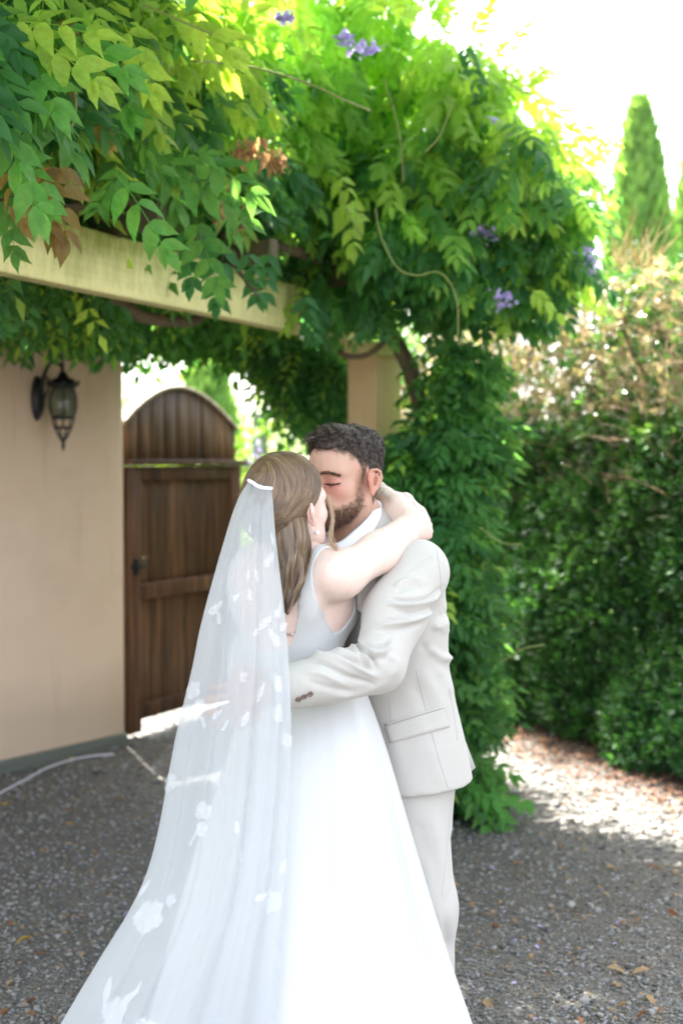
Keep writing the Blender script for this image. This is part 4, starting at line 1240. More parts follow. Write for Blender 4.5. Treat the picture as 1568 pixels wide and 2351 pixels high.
def seg_dist(p, pts):
    """distance of points p (n,2 or 3) to a polyline, and the parameter along it"""
    best = np.full(len(p), 1e9); par = np.zeros(len(p))
    for i in range(len(pts) - 1):
        a, b = np.array(pts[i]), np.array(pts[i + 1]); ab = b - a
        t = np.clip(((p - a) @ ab) / (ab @ ab + 1e-12), 0, 1)
        d = np.linalg.norm(p - a - t[:, None] * ab, axis=1)
        m = d < best; best[m] = d[m]; par[m] = (i + t[m]) / (len(pts) - 1)
    return best, par

def to_uv(V):
    """layout-note coordinates of world points"""
    cy, sy = math.cos(TILT), math.sin(TILT)
    y = V[:, 1]; z = V[:, 2] - CAM_H
    dep = y * cy - z * sy; upc = y * sy + z * cy
    return np.stack([784 + FU * V[:, 0] / dep, 1175.5 - FU * upc / dep], 1)

def head_mesh(male, h=0.0022, jawf=1.0):
    """head and top of the neck in head space (x forward, y left, z up, origin between the ears)"""
    F = Field((-0.125, -0.115, -0.20), (0.15, 0.115, 0.155), h)
    F.ell((-0.004, 0, 0.042), (0.097, 0.076, 0.086), k=0.0)
    F.ell((0.045, 0, 0.045), (0.050, 0.060, 0.060), k=0.03)
    F.ell((0.043, 0, -0.020), (0.050, 0.056, 0.078), k=0.03)
    F.ell((0.035, 0, -0.062), (0.050, 0.048, 0.042), k=0.03)
    for sg in (1, -1):
        F.ell((0.058, sg * 0.042, -0.020), (0.026, 0.020, 0.020), k=0.022)
        F.cone((0.002, sg * 0.053, -0.050), (0.074 * jawf, sg * 0.016, -0.094), 0.017, 0.015, k=0.028)
        F.cone((0.094, sg * 0.012, 0.024), (0.074, sg * 0.050, 0.024), 0.010 if male else 0.007, 0.010, k=0.018)
    F.ell((0.081 * jawf, 0, -0.093), (0.020, 0.022, 0.018), k=0.02)
    F.ell((0.074, 0, -0.055), (0.028, 0.030, 0.030), k=0.02)
    for sg in (1, -1):
        F.ell((0.104, sg * 0.034, 0.002), (0.016, 0.018, 0.012), k=0.016, op='s')
        F.ell((0.0785, sg * 0.033, 0.000), (0.0150, 0.0175, 0.0130), k=0.008)
    F.cone((0.096, 0, 0.014), (0.117, 0, -0.028), 0.008, 0.0105, k=0.012)
    for sg in (1, -1): F.ell((0.106, sg * 0.012, -0.034), (0.011, 0.0085, 0.008), k=0.006)
    F.cone((0.0995, 0.018, -0.055), (0.103, 0, -0.053), 0.0045, 0.006, k=0.005); F.cone((0.0995, -0.018, -0.055), (0.103, 0, -0.053), 0.0045, 0.006, k=0.005)
    F.cone((0.097, 0.016, -0.0655), (0.101, 0, -0.067), 0.0045, 0.007, k=0.005); F.cone((0.097, -0.016, -0.0655), (0.101, 0, -0.067), 0.0045, 0.007, k=0.005)
    F.cone((0.103, 0.021, -0.0600), (0.108, 0, -0.0605), 0.0016, 0.0016, k=0.002, op='s'); F.cone((0.103, -0.021, -0.0600), (0.108, 0, -0.0605), 0.0016, 0.0016, k=0.002, op='s')
    # neck stub
    r = 0.058 if male else 0.047
    F.cone((-0.022, 0, -0.01), (-0.040, 0, -0.185), r, r, k=0.025)
    # ears
    es_ = 1.0 if male else 0.80; fl_ = 0.40 if male else 0.60
    for sg in (1, -1):
        y0 = 0.0745 * sg
        def E(x, z, o=0.0):      # x backwards, z up in the ear's own plane, o outwards
            return (-0.004 - x * es_, y0 + sg * (0.004 + fl_ * x + o), z * es_ + 0.001)
        F.ell(E(0.007, 0.0), (0.016, 0.006, 0.026), k=0.006)
        rim = [E(-0.006, 0.006, 0.001), E(-0.006, 0.020, 0.002), E(0.001, 0.030, 0.003), E(0.011, 0.032, 0.004), E(0.020, 0.026, 0.005), E(0.0235, 0.013, 0.005), E(0.021, -0.001, 0.004), E(0.015, -0.012, 0.003), E(0.009, -0.020, 0.003)]
        for a, b in zip(rim[:-1], rim[1:]): F.cone(a, b, 0.0040, 0.0040, k=0.002)
        F.ell(E(0.0095, 0.001, 0.0085), (0.0085, 0.0105, 0.0155), k=0.002, op='s')
        F.ell(E(0.012, 0.020, 0.0075), (0.007, 0.006, 0.008), k=0.002, op='s')
        anti = [E(0.013, 0.022, 0.004), E(0.0165, 0.010, 0.004), E(0.0145, -0.003, 0.004), E(0.009, -0.012, 0.003)]
        for a, b in zip(anti[:-1], anti[1:]): F.cone(a, b, 0.0028, 0.0028, k=0.002)
        F.ell(E(-0.003, -0.002, 0.005), (0.004, 0.004, 0.006), k=0.003)
        F.ell(E(0.004, -0.025, 0.002), (0.0085, 0.005, 0.0095), k=0.004)
    return F.mesh()

def hand_field(F, wrist, d, n, side, L=0.18, curl=0.5, spread=0.12, thumb_out=0.7, rw=0.026):
    """adds a hand: wrist point, finger direction d, back-of-hand normal n, side=+1/-1 puts the thumb on d x n * side"""
    d = np.array(d, float); d /= np.linalg.norm(d); n = np.array(n, float); n -= d * (n @ d); n /= np.linalg.norm(n); t = np.cross(d, n) * side
    w = np.array(wrist, float); s = L / 0.18
    pal = 0.085 * s
    for o, r0, r1 in ((-0.026, 0.012, 0.0115), (-0.009, 0.014, 0.012), (0.009, 0.014, 0.012), (0.025, 0.013, 0.0115)):
        F.cone(w + t * o * 0.55 * s, w + d * pal + t * o * s, r0 * s, r1 * s, k=0.012)
    lens = (0.062, 0.076, 0.082, 0.074)
    for o, ln, kx in zip((-0.033, -0.011, 0.0115, 0.033), lens, (1.25, 1.0, 0.95, 0.9)):
        base = w + d * (pal - 0.004) + t * o * s * 0.95
        dd = d + t * (o / 0.033) * spread; dd /= np.linalg.norm(dd)
        ang = 0.0; p = base; r = 0.0088 * s if ln > 0.065 else 0.0076 * s
        for f, fr in ((0.45, 0.8), (0.30, 1.0), (0.25, 0.7)):
            ang += curl * fr * kx
            q = p + (dd * math.cos(ang) - n * math.sin(ang)) * ln * f * s
            F.cone(p, q, r, r * 0.9, k=0.004); p = q; r *= 0.9
    b = w + d * 0.022 * s + t * 0.020 * s
    m1 = b + (d * 0.75 + t * thumb_out - n * 0.2) * 0.040 * s; m2 = m1 + (d * 0.95 + t * thumb_out * 0.4 - n * 0.3 * curl) * 0.030 * s; m3 = m2 + (d * 1.0 - n * 0.4 * curl) * 0.024 * s
    F.cone(b, m1, 0.014 * s, 0.0115 * s, k=0.012); F.cone(m1, m2, 0.0108 * s, 0.0095 * s, k=0.004); F.cone(m2, m3, 0.0095 * s, 0.0075 * s, k=0.004)
    return n, t

def ribbons(roots, paths, width, cols, taper=0.25):
    """flat hair ribbons. paths (n,m,3) world points; width (n,), cols (n,3); each ribbon twists to lie across its path"""
    n, m, _ = paths.shape
    T = np.gradient(paths, axis=1); T /= np.linalg.norm(T, axis=2, keepdims=True) + 1e-9
    S_ = np.cross(T, roots[:, None, :]); S_ /= np.linalg.norm(S_, axis=2, keepdims=True) + 1e-9
    w = width[:, None] * (1 - (1 - taper) * np.linspace(0, 1, m)[None] ** 2)
    A = paths + S_ * w[..., None] / 2; B = paths - S_ * w[..., None] / 2
    V = np.stack([A, B], 2).reshape(-1, 3)
    f = np.array([[2 * i, 2 * i + 1, 2 * i + 3, 2 * i + 2] for i in range(m - 1)])
    F = (f[None] + (np.arange(n) * 2 * m)[:, None, None]).reshape(-1, 4)
    return V, F, np.repeat(cols, 2 * m, 0)

def hair_mat(name, rough=0.38, spec=0.5, sheen=0.0):
    t = NT(name); a = t.n('ShaderNodeAttribute'); a.attribute_name = 'tint'; t.col(a.outputs['Color'], rough, spec)
    t.b.inputs['Anisotropic'].default_value = 0.5
    return t.m

def skin_mat(name, rough=0.48):
    t = NT(name); a = t.n('ShaderNodeAttribute'); a.attribute_name = 'tint'
    nz = t.noise(90, 6, 0.7); mot = t.noise(22, 5, 0.65)
    c = t.mix(t.ramp(mot, [(0.4, (0, 0, 0)), (0.7, (1, 1, 1))]), a.outputs['Color'], t.mix(1.0, a.outputs['Color'], (1.03, 0.90, 0.87), 'MULTIPLY'))
    t.col(c, rough, 0.4)
    t.b.inputs['Subsurface Weight'].default_value = 0.25
    t.b.inputs['Subsurface Radius'].default_value = (0.012, 0.005, 0.003)
    t.b.inputs['Subsurface Scale'].default_value = 1.0
    t.bump(nz, 0.25, 0.0008)
    return t.m

def cloth_mat(name, c, rough=0.85, weave=900, bumpv=0.12, var=0.03, sheen=0.2):
    t = NT(name)
    w1 = t.noise(weave * 0.4, 2, 0.5, t.coords((1, 1, 0.15))); w2 = t.noise(weave * 0.4, 2, 0.5, t.coords((0.15, 1, 1)))
    m = t.mix(0.5, w1, w2); c = np.array(c)
    t.col(t.ramp(m, [(0.38, tuple(c * (1 - var))), (0.62, tuple(np.minimum(c * (1 + var), 1)))]), rough, 0.2)
    t.b.inputs['Sheen Weight'].default_value = sheen
    t.bump(m, bumpv, 0.0008)
    return t.m

def fold(V, N, lines, only_front=True):
    """push cloth vertices along their normals beside drawn creases. lines: (polyline in layout notes, height m, half-width in notes)"""
    uv = to_uv(V); out = np.zeros(len(V))
    fr = (N[:, 1] < 0.25) if only_front else np.ones(len(V), bool)
    for pts, hgt, w in lines:
        pts = catmull(np.array(pts, float), 4 * len(pts)) if len(pts) > 2 else np.array(pts, float)
        lo = pts.min(0) - 4 * w; hi = pts.max(0) + 4 * w
        m = fr & (uv[:, 0] > lo[0]) & (uv[:, 0] < hi[0]) & (uv[:, 1] > lo[1]) & (uv[:, 1] < hi[1])
        if not m.any(): continue
        d, par = seg_dist(uv[m], pts)
        out[m] += hgt * np.exp(-(d / w) ** 2) * np.clip(np.sin(math.pi * np.clip(par, 0.02, 0.98)) * 1.6, 0, 1)
    return V + N * out[:, None]
# ================================================================== THE COUPLE
def cutplane(F, p, n, inside=True):
    X, Y, Z = F.pts(tuple(slice(0, int(k)) for k in F.n))
    d = (X - p[0]) * n[0] + (Y - p[1]) * n[1] + (Z - p[2]) * n[2]
    F.F = np.maximum(F.F, d.astype(np.float32))
def bvh_of(V, Q): return BVHTree.FromPolygons([tuple(v) for v in V], [tuple(int(i) for i in q) for q in Q])
CAMP = Vector((0, 0, CAM_H))
def hit(bvh, u, v):
    d = Vector(P(u, v, 3.0)) - CAMP; d.normalize()
    l, n, i, s = bvh.ray_cast(CAMP, d)
    if l is None: return None, None
    n = Vector(n)
    if n.dot(d) > 0: n = -n
    return np.array(l), np.array(n)
def line_on(bvh, pts, off=0.001, n=24):
    q = catmull(np.array(pts, float), n); out = []
    for a, b in q:
        l, nn = hit(bvh, a, b)
        if l is not None: out.append(l + nn * off)
    return out
def patch_geo(bvh, quad, nu, nv, off, thick):
    """curved patch on a surface between four corners (notes), with a rim of real thickness"""
    quad = np.array(quad, float); G = []
    for j in range(nv + 1):
        for i in range(nu + 1):
            a, b = i / nu, j / nv
            q = (quad[0] * (1 - a) + quad[1] * a) * (1 - b) + (quad[3] * (1 - a) + quad[2] * a) * b
            l, nn = hit(bvh, *q)
            if l is None: l, nn = P(q[0], q[1], 3.4), np.array([0, -1.0, 0])
            G.append((l, nn))
    top = [l + n_ * (off + thick) for l, n_ in G]; bot = [l - n_ * 0.001 for l, n_ in G]
    V = np.array(top + bot); m = len(top); w = nu + 1; F = []
    for j in range(nv):
        for i in range(nu):
            F.append([j * w + i, (j + 1) * w + i, (j + 1) * w + i + 1, j * w + i + 1])
    ring = [i for i in range(w)] + [(j + 1) * w - 1 for j in range(1, nv + 1)] + [nv * w + i for i in range(nu - 1, -1, -1)] + [j * w for j in range(nv - 1, 0, -1)]
    for a, b in zip(ring, ring[1:] + ring[:1]): F.append([a, b, b + m, a + m])
    return V, F

# ---- frames
HG = np.array([0.0105, 3.5495, 1.5485]); RG = rotm((-0.669, -0.743), math.radians(-2), math.radians(0))
HB = np.array([-0.129, 3.403, 1.477]); RB = rotm((0.62, 0.785), math.radians(-15), math.radians(0))
def gl(x, y, z): return HG + RG @ np.array([x, y, z])
def bl(x, y, z): return HB + RB @ np.array([x, y, z])
TF = np.array([0.5, 0.866, 0]); TR = np.array([0.866, -0.5, 0]); BC = np.array([-0.134, 3.43, 0])
def B(a, b, z): return BC + TR * a + TF * b + np.array([0, 0, z])
GF = np.array([-0.82, -0.57, 0]); GL = np.array([0.57, -0.82, 0]); GC = np.array([0.095, 3.62, 0])
def G(a, b, z): return GC + GL * a + GF * b + np.array([0, 0, z])

M_SKIN_B = skin_mat('fair_skin'); M_SKIN_G = skin_mat('tanned_skin', 0.52)
SK_B = np.array([0.70, 0.56, 0.49]); SK_G = np.array([0.48, 0.30, 0.22])

# ------------------------------------------------------------------ bride's body
S_R = P(782, 1322, 3.335); E_R = P(951, 1206, 3.50); W_R = P(868, 1128, 3.71)
S_L = B(-0.115, 0.05, 1.325); E_L = np.array([-0.06, 3.78, 1.42]); W_L = P(930, 1152, 3.64)
def torso(F, grow=0.0):
    g = grow
    F.ell(B(0, 0.0, 1.25), (0.128 + g, 0.090 + g, 0.19 + g), np.stack([TR, TF, [0, 0, 1]], 1), k=0.0)
    F.cone(B(-0.100, -0.005, 1.335), B(0.118, -0.005, 1.335), 0.045 + g, 0.045 + g, k=0.05)
    F.cone(B(0, 0.0, 1.37), B(-0.10, 0, 1.338), 0.042 + g, 0.042 + g, k=0.03); F.cone(B(0, 0.0, 1.37), B(0.12, 0, 1.342), 0.042 + g, 0.042 + g, k=0.03)
    F.ell(B(0.075, -0.052, 1.29), (0.052 + g, 0.028 + g, 0.07 + g), np.stack([TR, TF, [0, 0, 1]], 1), k=0.04)
    F.ell(B(-0.075, -0.052, 1.29), (0.052 + g, 0.028 + g, 0.07 + g), np.stack([TR, TF, [0, 0, 1]], 1), k=0.04)
    F.ell(B(0.104, 0.050, 1.262), (0.044 + g, 0.050 + g, 0.092 + g), np.stack([TR, TF, [0, 0, 1]], 1), k=0.04)
    F.ell(B(0.078, 0.095, 1.235), (0.058 + g, 0.055 + g, 0.060 + g), k=0.04); F.ell(B(-0.062, 0.088, 1.235), (0.055 + g, 0.055 + g, 0.058 + g), k=0.04)
    F.ell(B(0.01, 0.02, 1.10) , (0.118 + g, 0.088 + g, 0.16 + g), np.stack([TR, TF, [0, 0, 1]], 1), k=0.05)
    F.ell(B(0.02, 0.045, 0.95), (0.165 + g, 0.115 + g, 0.14 + g), np.stack([TR, TF, [0, 0, 1]], 1), k=0.06)
FB = Field((-0.40, 3.20, 0.90), (0.30, 3.90, 1.56), 0.005)
torso(FB)
FB.cone(bl(-0.028, 0, -0.04), B(0, 0.01, 1.345), 0.0465, 0.052, k=0.03)
UPM = (S_R * 0.5 + E_R * 0.5) + np.array([0, 0, -0.006])
FB.cone(B(0.105, 0.0, 1.332), S_R, 0.046, 0.050, k=0.035)
FB.cone(S_R, UPM, 0.051, 0.0455, k=0.03); FB.cone(UPM, E_R, 0.0455, 0.037, k=0.03)
FM = E_R * 0.62 + W_R * 0.38
FB.cone(E_R, FM, 0.036, 0.036, k=0.012); FB.cone(FM, W_R, 0.036, 0.024, k=0.02)
FB.ell(E_R + np.array([0.024, -0.004, -0.016]), (0.020, 0.020, 0.020), k=0.016)
FB.cone(S_L, E_L, 0.046, 0.038, k=0.03); FB.cone(E_L, W_L, 0.040, 0.024, k=0.02)
V1, Q1 = FB.mesh(); V1 = lap(V1, Q1, 2)
FBb = bvh_of(V1, Q1)
Vh, Qh = head_mesh(False)
Vh = lap(Vh, Qh, 1, 0.4)
LHb = Vh.copy()
def head_tint(L, base, male):
    n = len(L); c = np.tile(base, (n, 1))
    x, y, z = L[:, 0], np.abs(L[:, 1]), L[:, 2]
    ck = np.exp(-(((x - 0.078) / 0.028) ** 2 + ((y - 0.042) / 0.026) ** 2 + ((z + 0.018) / 0.026) ** 2))
    c = c * (1 - ck[:, None] * np.array([0.0, 0.26, 0.22]) * (1.0 if male else 0.7))
    ear = np.exp(-(((y - 0.082) / 0.012) ** 2)) * (np.abs(x + 0.012) < 0.05) * (np.abs(z) < 0.045)
    c = c * (1 - ear[:, None] * np.array([0.0, 0.20, 0.20]))
    lip = np.exp(-(((x - 0.102) / 0.010) ** 2 + (y / 0.024) ** 4 + ((z + 0.060) / 0.0105) ** 4))
    c = c * (1 - lip[:, None] * np.array([0.12, 0.45, 0.40]))
    so = np.exp(-(((x - 0.088) / 0.016) ** 2 + ((y - 0.034) / 0.02) ** 2 + ((z - 0.0) / 0.014) ** 2))
    c = c * (1 - so[:, None] * np.array([0.06, 0.24, 0.25]) * (1 if male else 0.5))
    return c
Th = head_tint(LHb, SK_B, False)
Vh = HB + LHb @ RB.T
FH = Field((0.00, 3.40, 1.30), (0.36, 3.80, 1.58), 0.0024)
FH.cone(W_L - (W_L - E_L) / np.linalg.norm(W_L - E_L) * 0.05, W_L, 0.028, 0.024, k=0)
tgt = P(1012, 1213, 3.545)
hand_field(FH, W_L, tgt - W_L, (0.70, 0.25, 0.66), 1, 0.160, 0.32, 0.05)
Vl, Ql = FH.mesh()
FH = Field((-0.20, 3.60, 1.35), (0.20, 3.95, 1.70), 0.0028)
FH.cone(W_R - (W_R - E_R) / np.linalg.norm(W_R - E_R) * 0.05, W_R, 0.030, 0.025, k=0)
hand_field(FH, W_R, np.array([-1.0, 0.10, 0.35]), (0, 1, 0.1), 1, 0.16, 0.35, 0.12)
Vr, Qr = FH.mesh()
# legs and feet, under the skirt
FL = Field((-0.42, 3.25, -0.02), (0.25, 3.85, 1.0), 0.010)
for sg in (1, -1):
    FL.cone(B(0.02 + sg * 0.085, 0.045, 0.92), B(0.02 + sg * 0.075, 0.05, 0.50), 0.085, 0.052, k=0.02)
    FL.cone(B(0.02 + sg * 0.075, 0.05, 0.50), B(0.02 + sg * 0.07, 0.03, 0.10), 0.052, 0.032, k=0.02)
    FL.cone(B(0.02 + sg * 0.07, 0.02, 0.075), B(0.02 + sg * 0.075, 0.15, 0.03), 0.034, 0.026, k=0.02)
Vg, Qg = FL.mesh()
parts_ = [(V1, Q1), (Vh, Qh), (Vl, Ql), (Vr, Qr), (Vg, Qg)]
off = np.cumsum([0] + [len(p[0]) for p in parts_])
Vall = np.vstack([p[0] for p in parts_]); Qall = np.vstack([p[1] + o for p, o in zip(parts_, off)])
Tall = np.tile(SK_B, (len(Vall), 1)); Tall[off[1]:off[2]] = Th
# warm tint at the elbow
el = np.exp(-np.linalg.norm(Vall - (E_R + [0.03, -0.02, -0.015]), axis=1) ** 2 / 0.03 ** 2)
Tall *= 1 - el[:, None] * np.array([0.0, 0.12, 0.10])
bride = put('person', smooth_all(np_mesh('person', Vall - [BC[0], BC[1], 0], Qall, Tall)), M_SKIN_B)
bride.location = (BC[0], BC[1], 0)
tag(bride, 'bride in white gown and long lace veil with her arms round the groom', 'person')

# ---- bride's bodice
M_SATIN = NT('white_satin'); M_SATIN.col((0.535, 0.535, 0.525), 0.42, 0.35); M_SATIN.b.inputs['Sheen Weight'].default_value = 0.15
M_SATIN.bump(M_SATIN.noise(6, 3, 0.5), 0.06, 0.01); M_SATIN = M_SATIN.m
inner_uv = [(710, 1275), (698, 1299), (691, 1321), (688, 1363), (683, 1416), (676, 1455), (668, 1476), (660, 1487)]
outer_uv = [(742, 1264), (725, 1275), (719, 1304), (720, 1342), (732, 1386), (746, 1423), (763, 1448), (787, 1463)]
FD = Field((-0.36, 3.26, 0.98), (0.16, 3.66, 1.44), 0.0036)
torso(FD, 0.0035)
FD.cone(B(0.105, 0.0, 1.332), S_R, 0.0495, 0.0535, k=0.035)
def az(u, v):
    l, n = hit(FBb, u, v)
    if l is None: return None
    return (l - BC)[:2] @ TR[:2], l[2]
ii = [az(*p) for p in inner_uv]; oo = [az(*p) for p in outer_uv]
print('inner', [tuple(round(float(x), 3) for x in p) for p in ii if p]); print('outer', [tuple(round(float(x), 3) for x in p) for p in oo if p])
ii = [p for p in ii[1:] if p]; oo = [(p[0] if k > 1 else 0.118, p[1]) for k, p in enumerate(oo[1:]) if p]
print('side', [(round(float((l - BC)[:2] @ TR[:2]), 3), round(float((l - BC)[:2] @ TF[:2]), 3), round(float(l[2]), 3)) for l in [hit(FBb, *p)[0] for p in ((819, 1361), (814, 1374), (808, 1400), (800, 1416), (790, 1438), (780, 1460))] if l is not None])
ii = sorted(ii, key=lambda p: p[1]); oo = sorted(oo, key=lambda p: p[1])
iz = [ii[0][1] - 0.03] + [p[1] for p in ii] + [1.45]; ia = [-0.01] + [p[0] for p in ii] + [ii[-1][0] + 0.004]
oz = [oo[0][1] - 0.022] + [p[1] for p in oo] + [1.45]; oa = [0.30] + [p[0] for p in oo] + [oo[-1][0] + 0.002]
X, Y, Z = FD.pts(tuple(slice(0, int(k)) for k in FD.n))
za = Z.ravel()
a_ = (X - BC[0]) * TR[0] + (Y - BC[1]) * TR[1]; b_ = (X - BC[0]) * TF[0] + (Y - BC[1]) * TF[1]
aa = np.abs(a_)
ta, tb = ia[-1], oa[-1]
inn_b = np.interp(za, iz, ia)[None, None, :]; out_b = np.interp(za, oz, oa)[None, None, :]
inn_f = np.interp(za, [1.24, 1.26, 1.34, 1.40, 1.45], [-0.02, 0.0, 0.045, ta - 0.001, ta])[None, None, :]
out_f = np.interp(za, [1.24, 1.30, 1.33, 1.38, 1.45], [0.30, 0.15, 0.110, tb + 0.01, tb])[None, None, :]
bed = np.interp(za, [1.17, 1.186, 1.20, 1.23, 1.27, 1.32, 1.38, 1.45], [-0.2, -0.02, 0.030, 0.062, 0.082, 0.085, 0.06, 0.03])[None, None, :]
w = np.clip((b_ + 0.01) / 0.03, 0, 1)
inn = inn_b * (1 - w) + inn_f * w
cut = np.maximum(np.maximum(inn - aa, np.minimum(aa - out_b, bed - b_)), np.minimum(aa - out_f, b_)) * 0.9
FD.F = np.maximum(FD.F, np.where(Z > 1.15, cut, -1).astype(np.float32))
Vd, Qd = FD.mesh(); Vd = lap(Vd, Qd, 3, 0.5)
dress = put('gown', smooth_all(np_mesh('gown', Vd, Qd)), M_SATIN, bride)
dress['label'] = 'white satin gown with wide straps and open back'

# ---- skirt
SKR = [(1500, 818), (1545, 828), (1575, 835), (1640, 860), (1700, 880), (1800, 908), (1900, 935), (2000, 962), (2100, 990), (2200, 1020), (2351, 1070), (2520, 1128), (2620, 1165)]
SKL = [(1500, 590), (1545, 575), (1575, 565), (1640, 548), (1700, 530), (1800, 500), (1900, 465), (2000, 433), (2100, 405), (2200, 380), (2351, 340), (2520, 285), (2620, 240)]
vs = np.linspace(1500, 2600, 100)
ur = np.interp(vs, [p[0] for p in SKR], [p[1] for p in SKR]); ul = np.interp(vs, [p[0] for p in SKL], [p[1] for p in SKL])
kern = np.ones(9) / 9
ur = np.convolve(np.pad(ur, 4, mode='edge'), kern, 'valid'); ul = np.convolve(np.pad(ul, 4, mode='edge'), kern, 'valid')
yc = np.interp(vs, [1500, 1600, 1800, 2200, 2600], [3.45, 3.43, 3.36, 3.26, 3.16])
NA = 260; th_ = np.linspace(0, 2 * math.pi, NA, endpoint=False); V = []
for i, (v_, a, b, y) in enumerate(zip(vs, ul, ur, yc)):
    L_, R_ = P(a, v_, y), P(b, v_, y)
    z = max(L_[2], 0.006); c = (L_ + R_) / 2; ra = (R_[0] - L_[0]) / 2
    rb = ra * np.interp(v_, [1500, 1650, 2000, 2600], [0.72, 0.80, 0.86, 0.95])
    s = np.interp(v_, [1500, 1650, 2000, 2600], [0.0, 0.25, 0.75, 1.0])
    ph = 0.0008 * (v_ - 1500)
    f = (0.050 * np.sin(7 * th_ + 0.6 + ph) + 0.042 * np.sin(11 * th_ + 2.1 - ph) + 0.014 * np.sin(17 * th_ + 1.0 + 2 * ph) + 0.006 * np.sin(31 * th_ + 4 * ph)) * s
    f *= 0.35 + 0.65 * np.clip(np.abs(np.sin(th_)), 0, 1) ** 0.5          # the silhouette edges stay smooth
    rr = 1 + f
    V.append(np.stack([c[0] + ra * np.cos(th_) * rr, y + rb * np.sin(th_) * rr, np.full(NA, z)], 1))
V = np.vstack(V); m = len(vs)
J = np.arange(NA); I = np.arange(m - 1)[:, None] * NA
F = np.stack([I + J, I + NA + J, I + NA + (J + 1) % NA, I + (J + 1) % NA], -1).reshape(-1, 4)[:, ::-1]
skirt = put('skirt', smooth_all(np_mesh('skirt', V, F)), M_SATIN, bride)
tri = None

# ---- tattoo lettering on the upper back
M_INK = NT('tattoo_ink').col((0.05, 0.06, 0.10), 0.7, 0.1).m
fc = bpy.data.curves.new('tattoo', 'FONT'); fc.body = 'N, 27'; fc.size = 0.0145; fc.resolution_u = 2
fo = bpy.data.objects.new('tattoo_tmp', fc); C.objects.link(fo)
dg = bpy.context.evaluated_depsgraph_get(); tm = bpy.data.meshes.new_from_object(fo.evaluated_get(dg)); bpy.data.objects.remove(fo)
l0, n0 = hit(FBb, 660, 1462); l1, _ = hit(FBb, 690, 1457)
ex = (l1 - l0) / np.linalg.norm(l1 - l0); ez = np.array([0, 0, 1.0]); ez -= ex * (ez @ ex); ez /= np.linalg.norm(ez)
for vv in tm.vertices:
    q = l0 + ex * (vv.co.x - 0.001) + ez * vv.co.y
    lo_, nn_, _, _ = FBb.find_nearest(Vector(q)); nn_ = nn_ if nn_.dot(Vector(n0)) > 0 else -nn_
    vv.co = lo_ + nn_ * 0.0015
put('tattoo', tm, M_INK, bride)

# ---- bride's hair
M_HAIR_B = hair_mat('light_brown_hair', 0.36, 0.55)
rh = np.random.default_rng(77)
FC = Field((-0.15, -0.12, -0.09), (0.13, 0.12, 0.172), 0.003)
FC.ell((-0.006, 0, 0.046), (0.106, 0.085, 0.104), k=0)
FC.ell((-0.085, 0, 0.015), (0.045, 0.055, 0.060), k=0.04)
X, Y, Z = FC.pts(tuple(slice(0, int(k)) for k in FC.n))
xl = X.ravel()
line = np.interp(xl, [-0.15, -0.09, -0.05, -0.025, 0.0, 0.03, 0.06, 0.085, 0.13], [-0.06, -0.055, -0.045, -0.020, 0.008, 0.026, 0.050, 0.082, 0.12])[:, None, None]
FC.F = np.maximum(FC.F, ((line - Z) * 0.8 + 0 * Y).astype(np.float32))
Vc, Qc = FC.mesh(); Vc = lap(Vc, Qc, 2)
HB1, HB2, HB3 = np.array([0.085, 0.050, 0.028]), np.array([0.235, 0.145, 0.080]), np.array([0.42, 0.285, 0.165])
put('hair_cap', smooth_all(np_mesh('hair_cap', HB + Vc @ RB.T, Qc, np.tile(HB1 * 1.25, (len(Vc), 1)))), M_HAIR_B, bride)
def ell_proj(p, s=1.0):
    c = np.array([-0.006, 0, 0.046]); r = np.array([0.106, 0.085, 0.104])
    q = (p - c) / r; L = np.linalg.norm(q, axis=-1, keepdims=True)
    e = c + q / L * r * s
    # bulge at the back where the hair is gathered
    c2 = np.array([-0.085, 0, 0.015]); r2 = np.array([0.047, 0.057, 0.062]); q2 = (e - c2) / r2; L2 = np.linalg.norm(q2, axis=-1, keepdims=True)
    push = c2 + q2 / np.maximum(L2, 1e-6) * r2 * s
    return np.where(L2 < 1.0, push, e)
n = 5600
seed = rh.normal(size=(n * 3, 3)); seed /= np.linalg.norm(seed, axis=1, keepdims=True)
seed = ell_proj(np.array([-0.006, 0, 0.046]) + seed * [0.106, 0.085, 0.104])
lim = np.interp(seed[:, 0], [-0.15, -0.09, -0.05, -0.025, 0.0, 0.03, 0.06, 0.085, 0.13], [-0.062, -0.058, -0.046, -0.014, 0.014, 0.037, 0.056, 0.087, 0.13])
seed = seed[(seed[:, 2] > lim)]
side_w = np.where(seed[:, 1] < 0.02, 1.0, 0.45)
seed = seed[rh.random(len(seed)) < side_w][:n]; n = len(seed)
GP = np.array([-0.118, 0.042, -0.018])
def flow(p):
    sy = np.where(p[:, 1] >= 0, 1.0, -1.0)
    c = np.array([-0.006, 0, 0.046]); nn = (p - c) / np.array([0.106, 0.085, 0.104]) ** 2; nn /= np.linalg.norm(nn, axis=1, keepdims=True)
    a = np.stack([-0.25 + 0 * sy, sy, -1.0 + 0 * sy], 1); a -= nn * (a * nn).sum(1, keepdims=True); a /= np.linalg.norm(a, axis=1, keepdims=True) + 1e-6
    g = GP - p; g -= nn * (g * nn).sum(1, keepdims=True); g /= np.linalg.norm(g, axis=1, keepdims=True) + 1e-6
    w = np.clip((0.118 - p[:, 2]) / 0.085, 0, 1)[:, None]; w = w * w * (3 - 2 * w)
    w = np.maximum(w, np.clip((-0.045 - p[:, 0]) / 0.05, 0, 1)[:, None])
    d = a * (1 - w) + g * w
    return d / (np.linalg.norm(d, axis=1, keepdims=True) + 1e-6)
ML = 13
path = np.zeros((n, ML, 3)); p = seed.copy(); stp = rh.uniform(0.0045, 0.0075, (n, 1))
